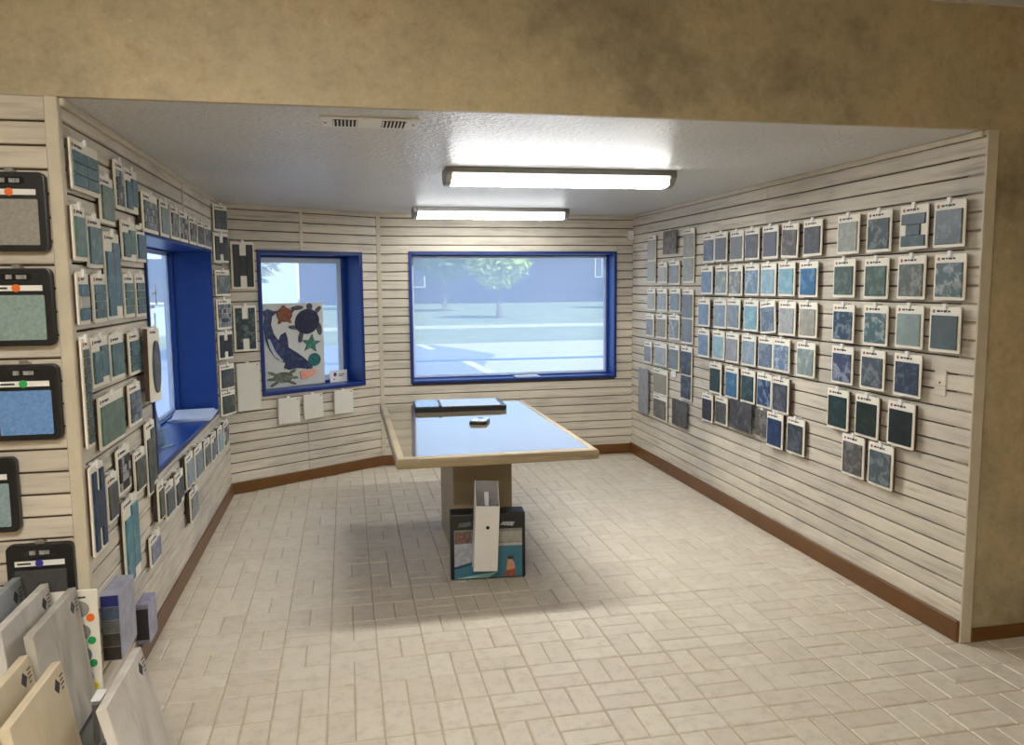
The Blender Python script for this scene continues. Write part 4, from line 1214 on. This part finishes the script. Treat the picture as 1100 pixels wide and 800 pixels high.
def slab(xt, yfar, zt, ht, tilt, mat, lab, thick=0.026, length=0.38):
    """xt, yfar, zt: upper far corner of the visible face; leaning to the left by tilt"""
    r = empty('stone_slab', (xt + math.sin(tilt) * ht, yfar, zt - math.cos(tilt) * ht))
    r.rotation_euler = (0, -tilt, 0)
    tag(r, lab, 'stone slab', GS)
    MB().box(-thick, -length, 0, 0, 0, ht).build('slab', mat, r, 0.0025)
    st = MB()
    zc, yc = ht - 0.048, -0.062
    st.add([(0.0006, yc, zc - 0.022), (0.0006, yc + 0.02, zc), (0.0006, yc, zc + 0.022), (0.0006, yc - 0.02, zc),
            (-0.001, yc, zc - 0.022), (-0.001, yc + 0.02, zc), (-0.001, yc, zc + 0.022), (-0.001, yc - 0.02, zc)],
           [(0, 1, 2, 3), (4, 7, 6, 5), (0, 4, 5, 1), (1, 5, 6, 2), (2, 6, 7, 3), (3, 7, 4, 0)])
    st.build('logo', M_INK, r)
    tx = MB()
    for q in range(4):
        tx.box(-0.001, yc + 0.026, zc + 0.014 - q * 0.012, 0.0005, yc + 0.026 + (0.026, 0.02, 0.024, 0.014)[q], zc + 0.018 - q * 0.012)
    tx.build('lettering', M_INK, r)
    return r
slab(-1.066, 2.80, 0.628, 0.43, R(6), M_SD, 'blue grey stone slab, leftmost at the back of the floor rack')
slab(-0.985, 2.80, 0.600, 0.43, R(6), M_SW, 'pale ash stone slab, middle of the back rank in the rack')
slab(-0.903, 2.80, 0.579, 0.41, R(6), M_SG, 'silver grey veined travertine slab, right of the back rank')
slab(-0.903, 2.385, 0.540, 0.40, R(9), M_SB, 'beige limestone slab, left of the front rank, cut by picture edge', length=0.36)
slab(-0.822, 2.385, 0.513, 0.40, R(9), M_SB, 'beige limestone slab, right of the front rank, nearest the camera', length=0.36)
slab(-0.664, 2.60, 0.440, 0.425, R(13.5), M_SW, 'pale ash stone slab standing alone at the right end of the rack', thick=0.028)
rk = empty('slab_rack', (-0.95, 2.4, 0))
tag(rk, 'low grey metal rack holding the stone slabs', 'rack')
M_RACK = plain('grey_rack_metal', col(120, 118, 112), 0.4, metal=0.5)
MB().box(-0.35, 0.01, 0.140, 0.165, 0.41, 0.158).build('shelf', M_RACK, rk, 0.002)
MB().box(-0.35, -0.39, 0.100, 0.215, -0.02, 0.118).build('shelf', M_RACK, rk, 0.002)
for x in (-0.34, 0.12):
    for y in (-0.37, -0.05, 0.03, 0.39):
        MB().box(x, y - 0.012, 0, x + 0.024, y + 0.012, 0.101 if y < 0 else 0.141).build('leg', M_RACK, rk)
MB().box(0.145, 0.16, 0.158, 0.163, 0.24, 0.285).build('end_stop', M_RACK, rk, 0.002)
MB().box(0.138, 0.17, 0.285, 0.168, 0.24, 0.294).build('stop_cap', M_WHITE, rk, 0.003)
MB().box(0.165, 0.17, 0.140, 0.30, 0.20, 0.150).build('side_bar', M_RACK, rk)
MB().box(0.29, 0.165, 0.0, 0.305, 0.205, 0.150).build('side_bar_leg', M_RACK, rk)

# board with coloured dots at the foot of the corner post
db = empty('dot_board', (-0.925, 2.838, 0))
tag(db, 'white sample board with orange and green dots at the corner post', 'board')
MB().box(-0.075, -0.012, 0, 0.075, 0, 0.555).build('board', M_CARD, db, 0.002)
for i, (z, c, dc) in enumerate(((0.49, (150, 148, 142), (236, 112, 32)), (0.41, (140, 140, 134), (40, 150, 84)), (0.33, (128, 130, 126), (40, 150, 84)), (0.25, (150, 140, 110), (222, 200, 60)))):
    MB().prism_y(ellipse(0.02, z, 0.03, 0.028, 16), -0.015, -0.011).build('sample_disc', plain('disc_%d' % i, col(*c), 0.6), db)
    MB().prism_y(ellipse(0.052, z - 0.03, 0.013, 0.013, 14), -0.0165, -0.011).build('sticker', plain('dot_' + '_'.join(map(str, dc)), col(*dc), 0.5), db)
MB().box(-0.02, -0.0128, 0.528, 0.04, -0.0115, 0.534).build('lettering', M_INK, db)
# product box hung on the left wall by the post
bx = empty('product_box', (XL, 3.07, 0.238))
tag(bx, 'product box with dark blue band hung low on the left wall by the post', 'box')
MB().box(0.0, -0.105, 0, 0.062, 0.105, 0.242).build('body', plain('lavender_grey_box', col(150, 152, 170), 0.35, var=0.25, scale=18), bx, 0.002)
MB().box(0.002, -0.1062, 0.200, 0.060, -0.104, 0.240).build('band', plain('dark_blue_print', col(34, 40, 104), 0.35), bx)
for i, c in enumerate(((70, 82, 104), (92, 96, 92), (66, 62, 54), (48, 42, 36))):
    MB().box(0.002, -0.106, 0.151 - i * 0.049, 0.060, -0.104, 0.198 - i * 0.049).build('photo', plain('box_photo_%d' % i, col(*c), 0.35, var=0.3, scale=50), bx)
bx2 = empty('leaflet_box', (XL + 0.001, 3.47, 0.10))
tag(bx2, 'small lavender leaflet box low on the left wall above the baseboard', 'box')
MB().box(0.0, -0.07, 0, 0.05, 0.07, 0.17).build('body', plain('lavender_box', col(150, 148, 172), 0.4, var=0.3, scale=25), bx2, 0.002)
MB().box(0.0, -0.0712, 0.02, 0.048, -0.069, 0.15).build('dark_side', M_INK, bx2)

# ------------------------------------------------------------------ outside
M_ASPH = plain('asphalt', col(152, 160, 172), 0.85, var=0.08, scale=2)
M_CONC = plain('concrete', col(212, 206, 192), 0.85, var=0.05, scale=1)
M_GRASS = plain('lawn', col(150, 158, 112), 0.9, var=0.2, scale=0.8)
M_LINE = plain('white_road_paint', col(244, 244, 244), 0.6)
M_CURB_SHADOW = plain('blue_curb_shadow', col(70, 110, 160), 0.6)  # the curb's shadow put into the strip's blue colour
gz = -0.15
def ground(name, y0, y1, mat, lab, x0=-60, x1=70, z=gz):
    return structure(MB().box(x0, y0, z - 0.2, x1, y1, z).build(name, mat), lab)
ground('ground_parking', 7.35, 17.8, M_CONC, 'pale concrete parking strip outside the back window')
structure(MB().prism_z([(-60, 7.4), (1.9, 7.4), (2.5, 14.0), (2.9, 17.0), (3.6, 19.4), (3.0, 21.4), (2.4, 23.0), (1.6, 23.39), (-60, 23.39)], gz - 0.1, gz + 0.006).build('ground_asphalt', M_ASPH), 'blue grey asphalt left part of the parking outside')
ground('ground_curb', 17.8, 18.15, M_CURB_SHADOW, 'curb line outside with its shadow coloured in blue', z=gz + 0.012)
ground('ground_road', 18.15, 23.4, M_CONC, 'pale road outside')
ground('ground_verge', 23.4, 31.5, M_GRASS, 'grass verge outside')
ground('ground_walk', 31.5, 34.0, M_CONC, 'pale sidewalk outside')
ground('ground_lawn', 34.0, 110.0, M_GRASS, 'lawn before the far building')
ground('ground_side', -10, 7.35, M_CONC, 'pale paving outside the left window', -60, -1.6)
for x0, y0, x1, y1 in ((2.50, 17.75, 2.62, 14.9), (1.95, 23.2, 2.10, 21.3)):
    d = 0.22
    ln = MB().prism_z([(x1, y1), (x1 + d, y1), (x0 + d, y0), (x0, y0)], gz + 0.0065, gz + 0.012).build('parking_line', M_LINE)
    tag(ln, 'white parking line on the asphalt outside, ' + ('nearer one' if y0 < 18 else 'farther one'), 'road marking', 'white parking lines')
def house(name, x, y, w, d, h, c, lab, windows, rz=0.0, trim=None):
    r = empty(name, (x, y, gz), rz)
    tag(r, lab, 'building')
    MB().box(-w / 2, 0, 0, w / 2, d, h).build('wall', plain('render_' + '_'.join(map(str, c)), col(*c), 0.8, var=0.06, scale=0.7), r)
    MB().box(-w / 2 - 0.4, -0.5, h, w / 2 + 0.4, d + 0.4, h + 0.35).build('roof', plain('roof_grey', col(110, 116, 128), 0.7), r)
    for wx, wz, ww, wh in windows:
        f = MB().box(wx - 0.08, -0.08, wz - 0.08, wx + ww + 0.08, 0.0, wz + wh + 0.08).build('window', M_WHITE, r)
        MB().box(wx, -0.1, wz, wx + ww, -0.07, wz + wh).build('pane', plain('far_glass', col(60, 72, 90), 0.1), f)
    return r
house('far_building', 17, 74, 42, 12, 9.0, (58, 62, 76), 'long dark blue grey building beyond the lawn, seen through the back window',
      [(-15, 1.6, 2.2, 2.6), (-11.5, 1.6, 1.6, 2.4), (6.5, 2.4, 0.6, 2.2), (9.6, 2.2, 0.7, 2.4), (13, 1.4, 2.4, 2.6)])
house('pale_building', -7.5, 30, 12, 8, 5.5, (200, 206, 210), 'pale building seen through the bay window',
      [(-3.0, 1.2, 1.6, 1.5), (0.4, 1.2, 1.6, 1.5), (3.2, 0.2, 1.1, 2.3)], R(18))
house('side_building', -16, 9, 14, 8, 6.0, (96, 132, 170), 'light blue building seen past the left window frame',
      [(-4.0, 1.2, 1.6, 1.6), (0.2, 1.2, 1.6, 1.6), (3.6, 1.2, 1.4, 1.6)], R(75))
# trees: trunk, branches and leaf clumps
def leaf_clumps(n, cx, cz, rx, rz, size, seed):
    rnd = random.Random(seed)
    b = MB()
    for _ in range(n):
        u = Vector((rnd.gauss(0, 1), rnd.gauss(0, 1), rnd.gauss(0, 1))).normalized() * rnd.random() ** 0.4
        p = Vector((cx + u.x * rx, u.y * rx, cz + u.z * rz))
        a = Vector((rnd.gauss(0, 1), rnd.gauss(0, 1), rnd.gauss(0, 0.6))).normalized() * size * rnd.uniform(0.6, 1.3)
        c = a.cross(Vector((rnd.gauss(0, 1), rnd.gauss(0, 1), rnd.gauss(0, 1)))).normalized() * size * 0.45
        b.add([p - a, p + c * 0.8, p + a, p - c * 0.8], [(0, 1, 2, 3)])
    return b
def tree(x, y, h, rx, c, lab, seed, kind='tree'):
    r = empty('tree', (x, y, gz))
    tag(r, lab, 'tree', 'trees across the road')
    n = 8
    tr = MB()
    rings = [(0, 0.22), (h * 0.3, 0.16), (h * 0.7, 0.09)]
    vs, fs = [], []
    for z, rr in rings:
        vs += [(rr * h / 7 * math.cos(2 * math.pi * i / n), rr * h / 7 * math.sin(2 * math.pi * i / n), z) for i in range(n)]
    for k in range(2):
        fs += [(k * n + i, k * n + (i + 1) % n, (k + 1) * n + (i + 1) % n, (k + 1) * n + i) for i in range(n)]
    tr.add(vs, fs).build('trunk', plain('bark', col(128, 116, 98), 0.9), r)
    o = leaf_clumps(1500, 0, h * 0.68, rx, h * 0.36, h * 0.055, seed).build('crown', plain('leaves_' + '_'.join(map(str, c)), col(*c), 0.6, var=0.3, scale=3), r)
    o['kind'] = 'stuff'
tree(7.6, 40, 4.6, 1.7, (190, 206, 110), 'sunlit yellow green tree in the middle of the back window view', 3)
tree(6.3, 52, 5.6, 2.2, (120, 146, 92), 'duller green tree left of the sunlit tree', 4)
tree(20.5, 52, 7.0, 2.6, (104, 132, 96), 'grey green tree at the right edge of the back window view', 5)
tree(1.2, 58, 7.0, 3.0, (96, 122, 96), 'dark green tree at the left edge of the back window view', 6)
tree(-2.6, 19, 5.0, 1.5, (196, 196, 150), 'pale leaved tree seen in the upper bay window', 7)
